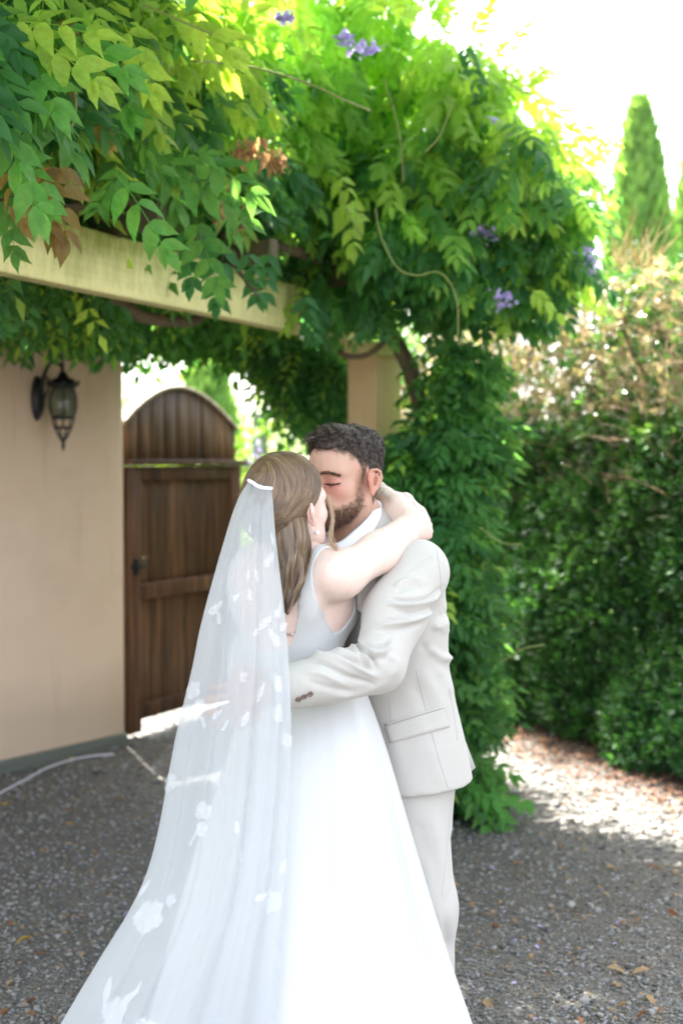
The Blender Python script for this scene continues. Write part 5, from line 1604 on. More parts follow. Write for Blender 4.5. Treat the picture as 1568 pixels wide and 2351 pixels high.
for q in range(ML):
    path[:, q] = p
    near_ = np.clip((np.linalg.norm(p - GP, axis=1, keepdims=True) - 0.010) / 0.01, 0, 1)
    p = ell_proj(p + flow(p) * stp * near_)
capb = bvh_of(Vc, Qc); nr = np.zeros_like(path)
for i in range(n):
    for q in range(ML):
        l_, n_, _, _ = capb.find_nearest(Vector(path[i, q]))
        n_ = np.array(n_); dd_ = path[i, q] - np.array([-0.03, 0, 0.03]); n_ = n_ if n_ @ dd_ > 0 else -n_
        path[i, q] = l_; nr[i, q] = n_
arc = np.sin(math.pi * np.linspace(0, 1, ML))[None, :, None]
path = path + nr * (0.0012 + 0.0030 * rh.random((n, 1, 1))) * (0.25 + 0.75 * arc)
lay = rh.normal(0, 1, (n, 3)) * 0.0003
# tone follows the flow line a strand belongs to, so neighbours share it
fid = np.arctan2(path[:, 0, 2] - 0.0, -path[:, 0, 0] - 0.128 * 0 + 0.13) + 0.8 * path[:, 0, 1]
fid = np.array([noise.noise((f * 22, s_[1] * 8, 0)) for f, s_ in zip(fid, seed)])
cols = HB1 + (HB2 - HB1) * np.clip(0.55 + 1.0 * fid[:, None], 0, 1.2) * rh.uniform(0.5, 1.35, (n, 1))
cols = np.where(rh.random((n, 1)) < 0.14, HB3 * rh.uniform(0.6, 0.9, (n, 1)), cols)
pw = HB + (path + lay[:, None]) @ RB.T
def ribbons_n(paths, normals, width, cols, taper=0.5):
    n, m, _ = paths.shape
    T = np.gradient(paths, axis=1); T /= np.linalg.norm(T, axis=2, keepdims=True) + 1e-9
    S_ = np.cross(T, normals); S_ /= np.linalg.norm(S_, axis=2, keepdims=True) + 1e-9
    w = width[:, None] * (1 - (1 - taper) * np.linspace(0, 1, m)[None] ** 2)
    mid = paths + normals * w[..., None] * 0.30
    A = paths + S_ * w[..., None] / 2; Bb = paths - S_ * w[..., None] / 2
    V = np.stack([A, mid, Bb], 2).reshape(-1, 3)
    f = []
    for i in range(m - 1):
        f += [[3 * i, 3 * i + 1, 3 * i + 4, 3 * i + 3], [3 * i + 1, 3 * i + 2, 3 * i + 5, 3 * i + 4]]
    F = (np.array(f)[None] + (np.arange(n) * 3 * m)[:, None, None]).reshape(-1, 4)
    return V, F, np.repeat(cols, 3 * m, 0)
nw = nr @ RB.T
V, F, T_ = ribbons_n(pw, nw, rh.uniform(0.0006, 0.0012, n), cols, 0.4)
hair = put('hair', smooth_all(np_mesh('hair', V, F, T_)), M_HAIR_B, bride); hair['kind'] = 'stuff'
n = 160
ii_ = rh.choice(len(Vc), n); r0 = Vc[ii_]; nn0 = vnormals(Vc, Qc)[ii_]; tq_ = np.linspace(0, 1, 8)[None, :, None]
dv = rh.normal(size=(n, 3)); dv[:, 0] -= 0.6; Lf = rh.uniform(0.015, 0.045, (n, 1, 1))
pf = r0[:, None] + (nn0[:, None] * np.sin(tq_ * 2.6) * 0.22 + dv[:, None] * tq_ * 0.5) * Lf
V, F, T_ = ribbons(nn0 @ RB.T, HB + pf @ RB.T, np.full(n, 0.00035), HB3 * rh.uniform(0.5, 1.1, (n, 1)), 0.4)
o = put('flyaway_hair', np_mesh('flyaway_hair', V, F, T_), M_HAIR_B, bride); o['kind'] = 'stuff'
# hanging lengths in loose waves
tv = np.array([1165, 1200, 1240, 1290, 1330, 1370, 1408]); tu = np.array([655, 662, 668, 672, 672, 666, 660]); tw = np.array([42, 46, 47, 40, 32, 20, 6.0])
ty = np.array([3.335, 3.315, 3.300, 3.292, 3.287, 3.285, 3.285])
n = 3800
s = rh.uniform(-1, 1, n); endv = 1408 - 85 * rh.random(n) ** 2 * (0.4 + 0.6 * np.abs(s)); endv -= np.where(s > 0.4, 60 * (s - 0.4), 0)
M_ = 18; q = np.linspace(0, 1, M_)[None]
vv = 1165 + (endv[:, None] - 1165) * q
cu = np.interp(vv, tv, tu); cw = np.interp(vv, tv, tw); cy_ = np.interp(vv, tv, ty)
lockid = (s + 1) * 4.5; phs = 1.1 * lockid + 0.8 * np.sin(lockid * 2.2)
amp = 5.5 * np.clip((vv - 1200) / 70, 0, 1)
uu = cu + cw * s[:, None] * 0.92 + amp * np.sin(vv / 21.0 + phs[:, None]) + rh.normal(0, 1.0, (n, 1))
yy_ = cy_ + 0.022 * (s[:, None] ** 2) + 0.010 * np.cos(vv / 21.0 + phs[:, None]) * np.clip((vv - 1200) / 70, 0, 1) - rh.uniform(0, 0.012, (n, 1))
pw = PV(uu.ravel(), vv.ravel(), yy_.ravel()).reshape(n, M_, 3)
nn2 = np.tile(np.array([0.15, -1, 0.15]) / 1.02, (n, M_, 1)); nn2[..., 0] += s[:, None] * 0.6; nn2 /= np.linalg.norm(nn2, axis=2, keepdims=True)
cl = np.clip(0.5 + 1.2 * np.array([noise.noise((q * 6, 3.3, 0)) + 0.6 * noise.noise((q * 17, 8.3, 0)) for q in s]), 0, 1)
cols = HB1 + (HB3 - HB1) * (0.08 + 0.55 * cl[:, None]) * rh.uniform(0.3, 1.15, (n, 1))
V, F, T_ = ribbons(nn2[:, 0], pw, rh.uniform(0.0006, 0.0011, n), cols, 0.5)
o = put('hair_lengths', smooth_all(np_mesh('hair_lengths', V, F, T_)), M_HAIR_B, bride); o['kind'] = 'stuff'
# core below the strands
Vs, Fs = [], []
FT = Field((-0.24, 3.22, 1.20), (-0.02, 3.42, 1.52), 0.004)
pp_ = [P(a, b, y + 0.022) for a, b, y in zip(tu, tv, ty)]
for a, b, wa, wb in zip(pp_[:-1], pp_[1:], tw[:-1], tw[1:]):
    FT.cone(a, b, wa / 960 * 0.92, max(wb / 960 * 0.92, 0.004), k=0.005, flat=((0.1, -1, 0), 2.4))
V, Q = FT.mesh()
put('hair_core', smooth_all(np_mesh('hair_core', V, Q, np.tile(HB1 * 1.1, (len(V), 1)))), M_HAIR_B, bride)
# fine loose strand beside the face
n = 34
base = [(752, 1140, 3.36), (759, 1165, 3.35), (763, 1190, 3.342), (759, 1215, 3.336), (757, 1238, 3.333), (767, 1256, 3.33), (778, 1272, 3.325), (783, 1288, 3.325)]
pw = []
for i in range(n):
    j = np.array([random.gauss(0, 1.6), random.gauss(0, 3), random.gauss(0, 0.003)])
    stp = np.array(base) + j; stp[:, 0] += random.gauss(0, 2.0) * np.linspace(0, 1, len(base))
    if i > 24: stp[:, 0] += np.linspace(0, random.uniform(2, 12), len(base)); stp = stp[:7]
    stp = catmull(stp, 16); pw.append(PV(stp[:, 0], stp[:, 1], stp[:, 2]))
pw = np.array(pw); nn2 = np.tile(np.array([0.3, -0.95, 0]), (n, 16, 1))
V, F, T_ = ribbons_n(pw, nn2, np.full(n, 0.0008), (HB2 + (HB3 - HB2) * rh.uniform(0, 1.2, (n, 1))), 0.4)
o = put('loose_lock', smooth_all(np_mesh('loose_lock', V, F, T_)), M_HAIR_B, bride); o['kind'] = 'stuff'

# ---- pearl earring
ep = bl(-0.001, -0.0815, -0.046)
t = NT('pearl'); t.col((0.85, 0.78, 0.80), 0.3, 0.5); t.b.inputs['Coat Weight'].default_value = 0.6; M_PEARL = t.m
V, F = lathe_geo([(0.0001, -0.0062), (0.0030, -0.0054), (0.0054, -0.003), (0.0062, 0), (0.0054, 0.003), (0.0030, 0.0054), (0.0001, 0.0062)], ep, seg=16)
ear = put('earring', smooth_all(np_mesh('earring', V, F)), M_PEARL, bride)
V, F = tube_geo([ep + [0, 0, 0.006], ep + [0, 0, 0.012], bl(-0.001, -0.080, -0.026)], 0.0009, 6, 8)
put('hook', np_mesh('hook', V, F), NT('gold').col((0.8, 0.6, 0.3), 0.25).m, ear)

# ------------------------------------------------------------------ veil
t = NT('tulle')
a1 = t.noise(5, 3, 0.5)
t.col((0.64, 0.66, 0.67), 0.7, 0.2)
tr = t.n('ShaderNodeBsdfTransparent'); tl = t.n('ShaderNodeBsdfTranslucent'); tl.inputs['Color'].default_value = (0.66, 0.69, 0.71, 1)
m1 = t.n('ShaderNodeMixShader'); m1.inputs[0].default_value = 0.45; t.l(t.b.outputs[0], m1.inputs[1]); t.l(tl.outputs[0], m1.inputs[2])
m2 = t.n('ShaderNodeMixShader'); m2.inputs[0].default_value = 0.54; t.l(tr.outputs[0], m2.inputs[1]); t.l(m1.outputs[0], m2.inputs[2])
t.l(m2.outputs[0], t.out.inputs['Surface']); M_TULLE = t.m
VLp = np.array([(572, 1104, 3.315), (545, 1150, 3.285), (515, 1240, 3.26), (465, 1420, 3.22), (440, 1540, 3.19), (402, 1700, 3.15), (365, 1900, 3.10), (335, 2010, 3.07), (292, 2100, 3.03), (230, 2200, 2.98), (140, 2351, 2.93), (20, 2560, 2.86), (-120, 2800, 2.75)], float)
VRp = np.array([(624, 1122, 3.290), (628, 1165, 3.262), (634, 1240, 3.225), (655, 1420, 3.16), (664, 1540, 3.11), (668, 1650, 3.07), (668, 1780, 3.04), (662, 1930, 3.00), (655, 2060, 2.97), (645, 2180, 2.94), (630, 2351, 2.90), (600, 2560, 2.84), (560, 2800, 2.75)], float)
VLc = catmull(VLp, 120); VRc = catmull(VRp, 120)
L3 = PV(VLc[:, 0], VLc[:, 1], VLc[:, 2]); R3 = PV(VRc[:, 0], VRc[:, 1], VRc[:, 2])
L3[:, 2] = np.maximum(L3[:, 2], 0.02); R3[:, 2] = np.maximum(R3[:, 2], 0.02)
NS = 150
def veil_sheet(sign, depth, amp, fr, seed):
    sg_ = np.linspace(0, 1, NS); q = np.linspace(0, 1, 120)[:, None]
    r_ = np.random.default_rng(seed); ph = r_.uniform(0, 6.28, 4)
    base = L3[:, None, :] * (1 - sg_[None, :, None]) + R3[:, None, :] * sg_[None, :, None]
    bul = np.sin(math.pi * sg_)[None] ** 0.7 * (0.03 + 0.10 * np.minimum(q * 1.2, 1)) * depth
    warp = sg_[None] + 0.03 * np.sin(5 * q + 4 * sg_[None])
    pl = (np.sin(2 * math.pi * fr * warp + ph[0]) + 0.6 * np.sin(2 * math.pi * fr * 1.73 * warp + ph[1] + 1.5 * q) + 0.22 * np.sin(2 * math.pi * fr * 3.1 * warp + ph[2]))
    env = np.clip(np.sin(math.pi * sg_)[None] * 3, 0, 1)
    A = amp * (0.12 + 0.88 * np.clip(q * 2.2, 0, 1)) * (1 - 0.45 * np.clip((q - 0.5) * 2, 0, 1))
    base = base + np.array([0.25, -1.0, 0.0])[None, None] * (sign * bul + pl * A * env)[..., None]
    base[..., 2] = np.maximum(base[..., 2], 0.012)
    return base
VS = veil_sheet(1, 0.55, 0.0075, 4.0, 3)
VS2 = veil_sheet(-1, 0.25, 0.0060, 2.7, 9)
J = np.arange(NS - 1); I = np.arange(119)[:, None] * NS
Fq = np.stack([I + J, I + J + 1, I + NS + J + 1, I + NS + J], -1).reshape(-1, 4)
veil = put('veil', smooth_all(np_mesh('veil', VS.reshape(-1, 3), Fq)), M_TULLE, bride)
veil['label'] = 'long sheer tulle veil with white lace flowers'
put('veil_layer', smooth_all(np_mesh('veil_layer', VS2.reshape(-1, 3), Fq)), M_TULLE, veil)
# gathered band at the comb
cb = [VS[2, int(j)] + np.array([0, -0.004, 0.004]) for j in np.linspace(0, NS - 1, 14)]
cb = [P(571, 1103, 3.32), P(580, 1108, 3.298), P(590, 1115, 3.287), P(603, 1120, 3.280), P(615, 1121, 3.281), P(624, 1122, 3.290)]
tube('comb_band', cb, 0.0045, NT('white_ribbon').col((0.82, 0.80, 0.84), 0.5).m, veil, 8, 24, 0.1)
# lace appliques
t = NT('lace'); t.col((0.86, 0.87, 0.88), 0.8, 0.2)
tr = t.n('ShaderNodeBsdfTransparent'); m2 = t.n('ShaderNodeMixShader'); m2.inputs[0].default_value = 0.42
t.l(t.ramp(t.noise(420, 4, 0.8), [(0.42, (0.05, 0.05, 0.05)), (0.62, (0.42, 0.42, 0.42))]), m2.inputs[0]); t.l(tr.outputs[0], m2.inputs[1]); t.l(t.b.outputs[0], m2.inputs[2]); t.l(m2.outputs[0], t.out.inputs['Surface'])
M_LACE = t.m
vb = bvh_of(VS.reshape(-1, 3), Fq)
def lace_geo(u, v, r, kind, rot):
    l, n_ = hit(vb, u, v)
    if l is None: return None
    ex = np.array([math.cos(rot), 0, math.sin(rot)]); ex -= n_ * (ex @ n_); ex /= np.linalg.norm(ex); ey = np.cross(n_, ex)
    th = np.linspace(0, 2 * math.pi, 41)[:-1]
    if kind == 'flower': rad = r * (0.74 + 0.20 * np.abs(np.sin(2.5 * th)) + 0.06 * np.sin(13 * th) + 0.05 * np.sin(23 * th + 1))
    elif kind == 'leaf': rad = None
    rings = []
    for f in (0.0, 0.35, 0.7, 1.0):
        if kind == 'flower':
            x, y = rad * f * np.cos(th), rad * f * np.sin(th); z = 0.003 + 0.002 * np.sin(5 * th + 7 * f) * f
        else:
            x = r * f * np.cos(th); y = r * 0.36 * f * np.sin(th) * (1 - 0.35 * np.cos(th)); z = 0.003 + 0 * th
        rings.append(np.stack([x, y, z + 0 * th], 1))
    W_ = np.vstack(rings); V = l + W_[:, :1] * ex + W_[:, 1:2] * ey
    out = []
    for q, w in zip(V, W_):     # settle onto the veil
        a, b, c_, d_ = vb.find_nearest(Vector(q))
        nn_ = np.array(b); nn_ = nn_ if nn_ @ n_ > 0 else -nn_
        out.append(np.array(a) * 0.7 + q * 0.3 + nn_ * w[2])
    F = []
    for k in range(3):
        for j in range(40): F.append([k * 40 + j, k * 40 + (j + 1) % 40, (k + 1) * 40 + (j + 1) % 40, (k + 1) * 40 + j])
    return np.array(out), F
fl = [('flower', 446, 1585, 0.030, 0), ('flower', 462, 1622, 0.026, 0.4), ('flower', 392, 1797, 0.030, 0), ('flower', 465, 1862, 0.027, 1), ('flower', 462, 1905, 0.022, 2), ('flower', 342, 2105, 0.052, 0),
      ('flower', 395, 2068, 0.020, 0), ('flower', 265, 2325, 0.042, 1), ('flower', 330, 2375, 0.045, 0), ('flower', 640, 1640, 0.028, 0.5), ('flower', 560, 1555, 0.020, 1), ('flower', 620, 2070, 0.034, 0), ('flower', 660, 1700, 0.02, 0)]
lf = [(590, 1325, 0.024, 2.0), (618, 1285, 0.026, 1.1), (625, 1240, 0.024, 1.3), (572, 1320, 0.020, 1.9), (575, 1365, 0.020, 2.0), (500, 1395, 0.030, 0.6), (505, 1418, 0.024, 2.2), (545, 1370, 0.018, 0.8), (640, 1400, 0.026, 1.1), (650, 1440, 0.020, 0.9), (610, 1430, 0.028, 0.8),
      (630, 1465, 0.028, 2.1), (590, 1450, 0.022, 0.3), (575, 1215, 0.012, 1.5), (470, 1660, 0.022, 2.4), (500, 1640, 0.022, 0.6), (520, 1665, 0.020, 1.0), (440, 1640, 0.016, 1.6), (370, 1838, 0.024, 2.6), (335, 2040, 0.026, 1.2), (445, 1930, 0.020, 0.9), (565, 1650, 0.024, 1.3),
      (600, 1590, 0.030, 1.2), (640, 1570, 0.022, 1.4), (250, 2270, 0.032, 1.7), (300, 2290, 0.028, 0.7), (320, 2270, 0.02, 1.4), (545, 1900, 0.016, 1.7), (600, 2060, 0.02, 0.4), (650, 1990, 0.018, 1.2), (552, 1960, 0.012, 0.9)]
for kind, u, v, r, rot in fl:
    g_ = lace_geo(u, v, r * 0.8, kind, rot)
    if g_: put('lace_flower', smooth_all(np_mesh('lace_flower', *g_)), M_LACE, veil)
for u, v, r, rot in lf:
    g_ = lace_geo(u, v, r * 0.8, 'leaf', rot)
    if g_: put('lace_leaf', smooth_all(np_mesh('lace_leaf', *g_)), M_LACE, veil)
# ------------------------------------------------------------------ groom's body
SG = P(952, 1314, 3.475); EG = P(868, 1528, 3.285); WG = P(640, 1580, 3.195)
dW = (WG - EG) / np.linalg.norm(WG - EG)
SGr = G(-0.175, 0.0, 1.34); EGr = np.array([-0.23, 3.70, 1.10]); WGr = np.array([-0.235, 3.47, 1.08])
Vh, Qh = head_mesh(True); Vh = lap(Vh, Qh, 1, 0.4); LH = Vh.copy(); NH = vnormals(LH, Qh)
Th = head_tint(LH, SK_G, True)
x, y, z = LH[:, 0], np.abs(LH[:, 1]), LH[:, 2]
def hairline(x): return np.interp(x, [-0.12, -0.05, -0.032, -0.026, 0.008, 0.012, 0.020, 0.026, 0.040, 0.060, 0.075, 0.090], [-0.075, -0.070, -0.050, 0.030, 0.032, -0.005, 0.0, 0.030, 0.050, 0.070, 0.084, 0.098])
hm = np.clip((z - hairline(x)) / 0.012, 0, 1) * (x < 0.097)
jl = np.array([(0.016, 0.070, 0.02), (0.014, 0.066, -0.02), (0.014, 0.060, -0.050), (0.034, 0.050, -0.078), (0.066, 0.030, -0.092), (0.092, 0.0, -0.090)])
dj, _ = seg_dist(np.stack([x, y, z], 1), jl)
wj = np.interp(x, [0.01, 0.03, 0.06, 0.1], [0.011, 0.018, 0.032, 0.032])
bm_ = np.clip((wj - dj) / 0.013 + 0.35, 0, 1)
mo, _ = seg_dist(np.stack([x, y, z], 1), np.array([(0.105, 0.0, -0.044), (0.098, 0.018, -0.048), (0.088, 0.028, -0.062), (0.082, 0.026, -0.080)]))
bm_ = np.maximum(bm_, np.clip((0.010 - mo) / 0.005, 0, 1))
lips = (np.abs(z + 0.060) < 0.011) & (x > 0.096)
bm_[lips] = 0
HGc = np.array([0.030, 0.021, 0.016]); BEc = np.array([0.13, 0.065, 0.035])
Th = Th * (1 - 0.85 * hm[:, None]) + np.array([0.075, 0.050, 0.038]) * 0.85 * hm[:, None]
Th = Th * (1 - 0.5 * bm_[:, None]) + BEc * 0.5 * bm_[:, None]
Vh = HG + LH @ RG.T
FN = Field((-0.40, 3.10, 0.0), (0.45, 4.0, 1.56), 0.010)
FN.stack([0.80, 0.95, 1.10, 1.25, 1.34, 1.40], [0.15, 0.145, 0.13, 0.11, 0.10, 0.095], [3.60] * 6, [0.150, 0.140, 0.135, 0.155, 0.150, 0.08], [0.10, 0.09, 0.085, 0.10, 0.075, 0.05], GL, k=0)
FN.cone(gl(-0.028, 0, -0.05), G(0, 0.0, 1.38), 0.055, 0.06, k=0.03)
FN.cone(SG, EG, 0.050, 0.040, k=0.02); FN.cone(EG, WG, 0.040, 0.028, k=0.02)
FN.cone(SGr, EGr, 0.050, 0.040, k=0.02); FN.cone(EGr, WGr, 0.040, 0.028, k=0.02)
LEG = [((0.165, 3.53, 0.88), (0.200, 3.47, 0.50), (0.212, 3.50, 0.10)), ((0.07, 3.67, 0.88), (0.04, 3.68, 0.50), (0.03, 3.72, 0.10))]
for a, b, c in LEG:
    FN.cone(a, b, 0.068, 0.055, k=0.02); FN.cone(b, c, 0.052, 0.034, k=0.02)
V2, Q2 = FN.mesh()
FH = Field((-0.42, 3.0, 0.95), (-0.05, 3.35, 1.25), 0.0025)
FH.cone(WG - dW * 0.04, WG + dW * 0.02, 0.030, 0.027, k=0)
hand_field(FH, WG + dW * 0.015, dW + np.array([0, 0.10, -0.05]), (-0.1, -1, 0.15), -1, 0.185, 0.25, 0.14)
V3, Q3 = FH.mesh()
FH = Field((-0.42, 3.2, 0.92), (-0.05, 3.55, 1.22), 0.003)
dr = (WGr - EGr) / np.linalg.norm(WGr - EGr)
FH.cone(WGr - dr * 0.04, WGr + dr * 0.02, 0.030, 0.027, k=0)
hand_field(FH, WGr + dr * 0.015, dr + np.array([0.5, 0, 0]), (-1, -0.3, 0.1), 1, 0.185, 0.35, 0.14)
V4, Q4 = FH.mesh()
parts_ = [(V2, Q2), (Vh, Qh), (V3, Q3), (V4, Q4)]
off = np.cumsum([0] + [len(p[0]) for p in parts_])
Vall = np.vstack([p[0] for p in parts_]); Qall = np.vstack([p[1] + o for p, o in zip(parts_, off)])
Tall = np.tile(SK_G, (len(Vall), 1)); Tall[off[1]:off[2]] = Th
groom = put('person', smooth_all(np_mesh('person', Vall - [GC[0], GC[1], 0], Qall, Tall)), M_SKIN_G)
groom.location = (GC[0], GC[1], 0)
tag(groom, 'dark haired bearded groom in a pale grey beige suit kissing the bride', 'person')

# ---- groom's hair: cropped curls with faded sides
M_HAIR_G = hair_mat('dark_hair', 0.42, 0.5)
FC = Field((-0.14, -0.12, 0.0), (0.14, 0.12, 0.18), 0.003)
FC.ell((-0.004, 0, 0.050), (0.0985, 0.0772, 0.082), k=0)
FC.ell((0.050, 0, 0.100), (0.048, 0.052, 0.028), k=0.02)
FC.ell((-0.042, 0, 0.090), (0.050, 0.062, 0.040), k=0.02)
X, Y, Z = FC.pts(tuple(slice(0, int(k)) for k in FC.n))
ln = np.interp(X.ravel(), [-0.14, -0.06, 0.0, 0.03, 0.06, 0.08, 0.14], [0.0, 0.010, 0.036, 0.048, 0.066, 0.084, 0.10])[:, None, None]
FC.F = np.maximum(FC.F, ((ln - Z) * 0.8 + 0 * Y).astype(np.float32))
Vc, Qc = FC.mesh(); Nc = vnormals(Vc, Qc)
dsp = np.array([noise.noise((p[0] * 70, p[1] * 70, p[2] * 70)) * 0.6 + noise.noise((p[0] * 140, p[1] * 140, p[2] * 140)) * 0.4 for p in Vc])
Vc2 = Vc + Nc * (dsp * 0.007)[:, None]
put('hair_cap', smooth_all(np_mesh('hair_cap', HG + Vc2 @ RG.T, Qc, np.tile(HGc * 0.8, (len(Vc), 1)))), M_HAIR_G, groom)
rh = np.random.default_rng(5)
def rand_roots(V, N, m, n, rng):
    w = np.maximum(m, 0); i = rng.choice(len(V), n, p=w / w.sum())
    return V[i] + rng.normal(0, 0.0012, (n, 3)), N[i], i
# curls
n = 12000
R0_, N0_, i0 = rand_roots(Vc2, Nc, (Vc[:, 2] > 0.045) * 1.0, n, rh)
m = 6; tq = np.linspace(0, 1, m)[None, :, None]
Lh = rh.uniform(0.011, 0.026, n) * np.clip((R0_[:, 2] - 0.03) / 0.05, 0.35, 1)
# neighbouring strands share a direction, so they read as locks
lk = np.array([[noise.noise((p[0] * 55, p[1] * 55, p[2] * 55 + k * 9.1)) for k in range(3)] for p in R0_]); lk /= np.linalg.norm(lk, axis=1, keepdims=True) + 1e-6
tanv = lk - N0_ * (lk * N0_).sum(1, keepdims=True); tanv /= np.linalg.norm(tanv, axis=1, keepdims=True) + 1e-6
tanv = tanv * 0.9 + np.array([0.35, 0, 0.1]); bi = np.cross(N0_, tanv)
path = R0_[:, None] + (N0_[:, None] * np.sin(tq * 2.3) * 0.45 + tanv[:, None] * (1 - np.cos(tq * 2.6)) * 0.55 + bi[:, None] * np.sin(tq * 4) * 0.2 * rh.uniform(-1, 1, (n, 1, 1))) * Lh[:, None, None]
pw = HG + path @ RG.T
nw = np.repeat((N0_ + 0.5 * rh.normal(size=(n, 3)))[:, None], m, 1) @ RG.T; nw /= np.linalg.norm(nw, axis=2, keepdims=True)
cols = HGc * rh.uniform(0.5, 2.0, (n, 1)); cols = np.where(rh.random((n, 1)) < 0.18, np.array([0.14, 0.095, 0.07]) * rh.uniform(0.7, 1.4, (n, 1)), cols)
V, F, T_ = ribbons(nw[:, 0], pw, rh.uniform(0.0005, 0.0010, n), cols, 0.3)
o = put('hair', smooth_all(np_mesh('hair', V, F, T_)), M_HAIR_G, groom); o['kind'] = 'stuff'
# short sides, stubble and beard
def short(name, mask, n, l0, l1, colr, dirv, wd, mat, seed, jit=0.35):
    r_ = np.random.default_rng(seed)
    R_, N_, i_ = rand_roots(LH, NH, mask, n, r_)
    L = r_.uniform(l0, l1, n)
    if callable(dirv): dv = dirv(R_)
    else: dv = np.tile(np.array(dirv, float), (n, 1))
    dv = dv + jit * r_.normal(size=(n, 3))
    tq = np.linspace(0, 1, 4)[None, :, None]
    path = R_[:, None] + (N_[:, None] * (tq - 0.35 * tq ** 2) * 0.7 + dv[:, None] * tq ** 1.4 * 0.7) * L[:, None, None]
    nw = np.repeat((N_ + 0.6 * r_.normal(size=(n, 3)))[:, None], 4, 1); nw /= np.linalg.norm(nw, axis=2, keepdims=True)
    V, F, T_ = ribbons(nw[:, 0] @ RG.T, HG + path @ RG.T, r_.uniform(wd * 0.7, wd * 1.3, n), colr[0] + (colr[1] - colr[0]) * r_.random((n, 1)) ** 1.5, 0.2)
    o = put(name, smooth_all(np_mesh(name, V, F, T_)), mat, groom); o['kind'] = 'stuff'
z_ = LH[:, 2]
short('short_sides', hm * np.clip((z_ + 0.02) / 0.06, 0.25, 1) * (z_ < 0.10), 9000, 0.003, 0.007, (HGc, np.array([0.10, 0.07, 0.05])), (-0.3, 0, -0.6), 0.0006, M_HAIR_G, 8)
sd_l = (np.abs(LH[:, 1]) > 0)
short('beard', bm_ * np.clip(0.15 + (-z_ - 0.01) / 0.06, 0.12, 1), 8500, 0.004, 0.011, (np.array([0.035, 0.018, 0.012]), np.array([0.22, 0.11, 0.06])), (0.35, 0, -0.8), 0.00065, M_HAIR_G, 9)
eb, par = seg_dist(np.stack([x, y, z], 1), np.array([(0.104, 0.012, 0.0205), (0.099, 0.028, 0.0225), (0.084, 0.052, 0.0165)]))
short('eyebrow', np.clip((0.0046 - eb) / 0.002, 0, 1), 800, 0.004, 0.007, (np.array([0.015, 0.010, 0.008]), np.array([0.04, 0.028, 0.02])), lambda R_: np.stack([-0.5 + 0 * R_[:, 0], np.sign(R_[:, 1]) * 0.8, 0.15 + 0 * R_[:, 0]], 1), 0.0007, M_HAIR_G, 10, 0.15)
lid, _ = seg_dist(np.stack([x, y, z], 1), np.array([(0.0935, 0.016, -0.0045), (0.0925, 0.033, -0.0070), (0.081, 0.052, -0.0035)]))
short('eyelashes', np.clip((0.0034 - lid) / 0.001, 0, 1) * (np.abs(lid) < 0.0034), 260, 0.003, 0.005, (np.array([0.01, 0.008, 0.007]), np.array([0.02, 0.015, 0.012])), (0.6, 0, -0.7), 0.0007, M_HAIR_G, 12, 0.15)

hb_ = bvh_of(LH, Qh)
lc = []
for q in catmull(np.array([(0.094, 0.015, -0.0050), (0.0935, 0.025, -0.0078), (0.0905, 0.036, -0.0082), (0.083, 0.047, -0.0055), (0.077, 0.054, -0.0030)]), 14):
    l_, n_, _, _ = hb_.find_nearest(Vector(q)); n_ = np.array(n_); n_ = n_ if n_[0] > 0 else -n_
    lc.append(HG + RG @ (np.array(l_) + n_ * 0.0004))
tube('lash_line', lc, np.interp(np.linspace(0, 1, 14), [0, 0.3, 0.8, 1], [0.0006, 0.0012, 0.0010, 0.0004]), M_HAIR_G, groom, 6, 14, sub=False)
lc = []
for q in catmull(np.array([(0.096, 0.016, 0.0060), (0.0945, 0.030, 0.0070), (0.086, 0.046, 0.0045)]), 10):
    l_, n_, _, _ = hb_.find_nearest(Vector(q)); lc.append(HG + RG @ np.array(l_))
tube('lid_crease', lc, 0.0005, NT('lid_shadow').col((0.34, 0.17, 0.12), 0.8, 0.1).m, groom, 5, 10, sub=False)

# ------------------------------------------------------------------ suit
M_SUIT = cloth_mat('pale_linen_suiting', (0.455, 0.432, 0.398), 0.8, 1400, 0.10, 0.025)
M_SUIT_D = cloth_mat('suit_seam_shadow', (0.38, 0.37, 0.35), 0.9)
M_SHIRT = cloth_mat('white_shirt_cotton', (0.70, 0.71, 0.76), 0.7, 900, 0.08, 0.01)
FJ = Field((-0.20, 3.30, 0.735), (0.46, 3.90, 1.50), 0.0055)
zs = [0.755, 0.80, 0.90, 1.00, 1.08, 1.13, 1.20, 1.28, 1.34, 1.385, 1.42, 1.45]
cx = [0.155, 0.152, 0.144, 0.132, 0.120, 0.116, 0.108, 0.094, 0.082, 0.075, 0.070, 0.066]
cyy = [3.60] * 8 + [3.60, 3.605, 3.60, 3.59]
ra = [0.205, 0.203, 0.195, 0.182, 0.178, 0.178, 0.190, 0.200, 0.195, 0.150, 0.095, 0.068]
rb = [0.160, 0.156, 0.142, 0.130, 0.126, 0.127, 0.135, 0.132, 0.115, 0.090, 0.072, 0.062]
FJ.stack(zs, cx, cyy, ra, rb, GL, k=0.0, p=2.2)
FJ.cone(G(0.12, 0, 1.325), SG + np.array([0, 0.01, 0.0]), 0.075, 0.072, k=0.04)
FJ.cone(G(-0.12, 0, 1.325), SGr, 0.07, 0.068, k=0.04)
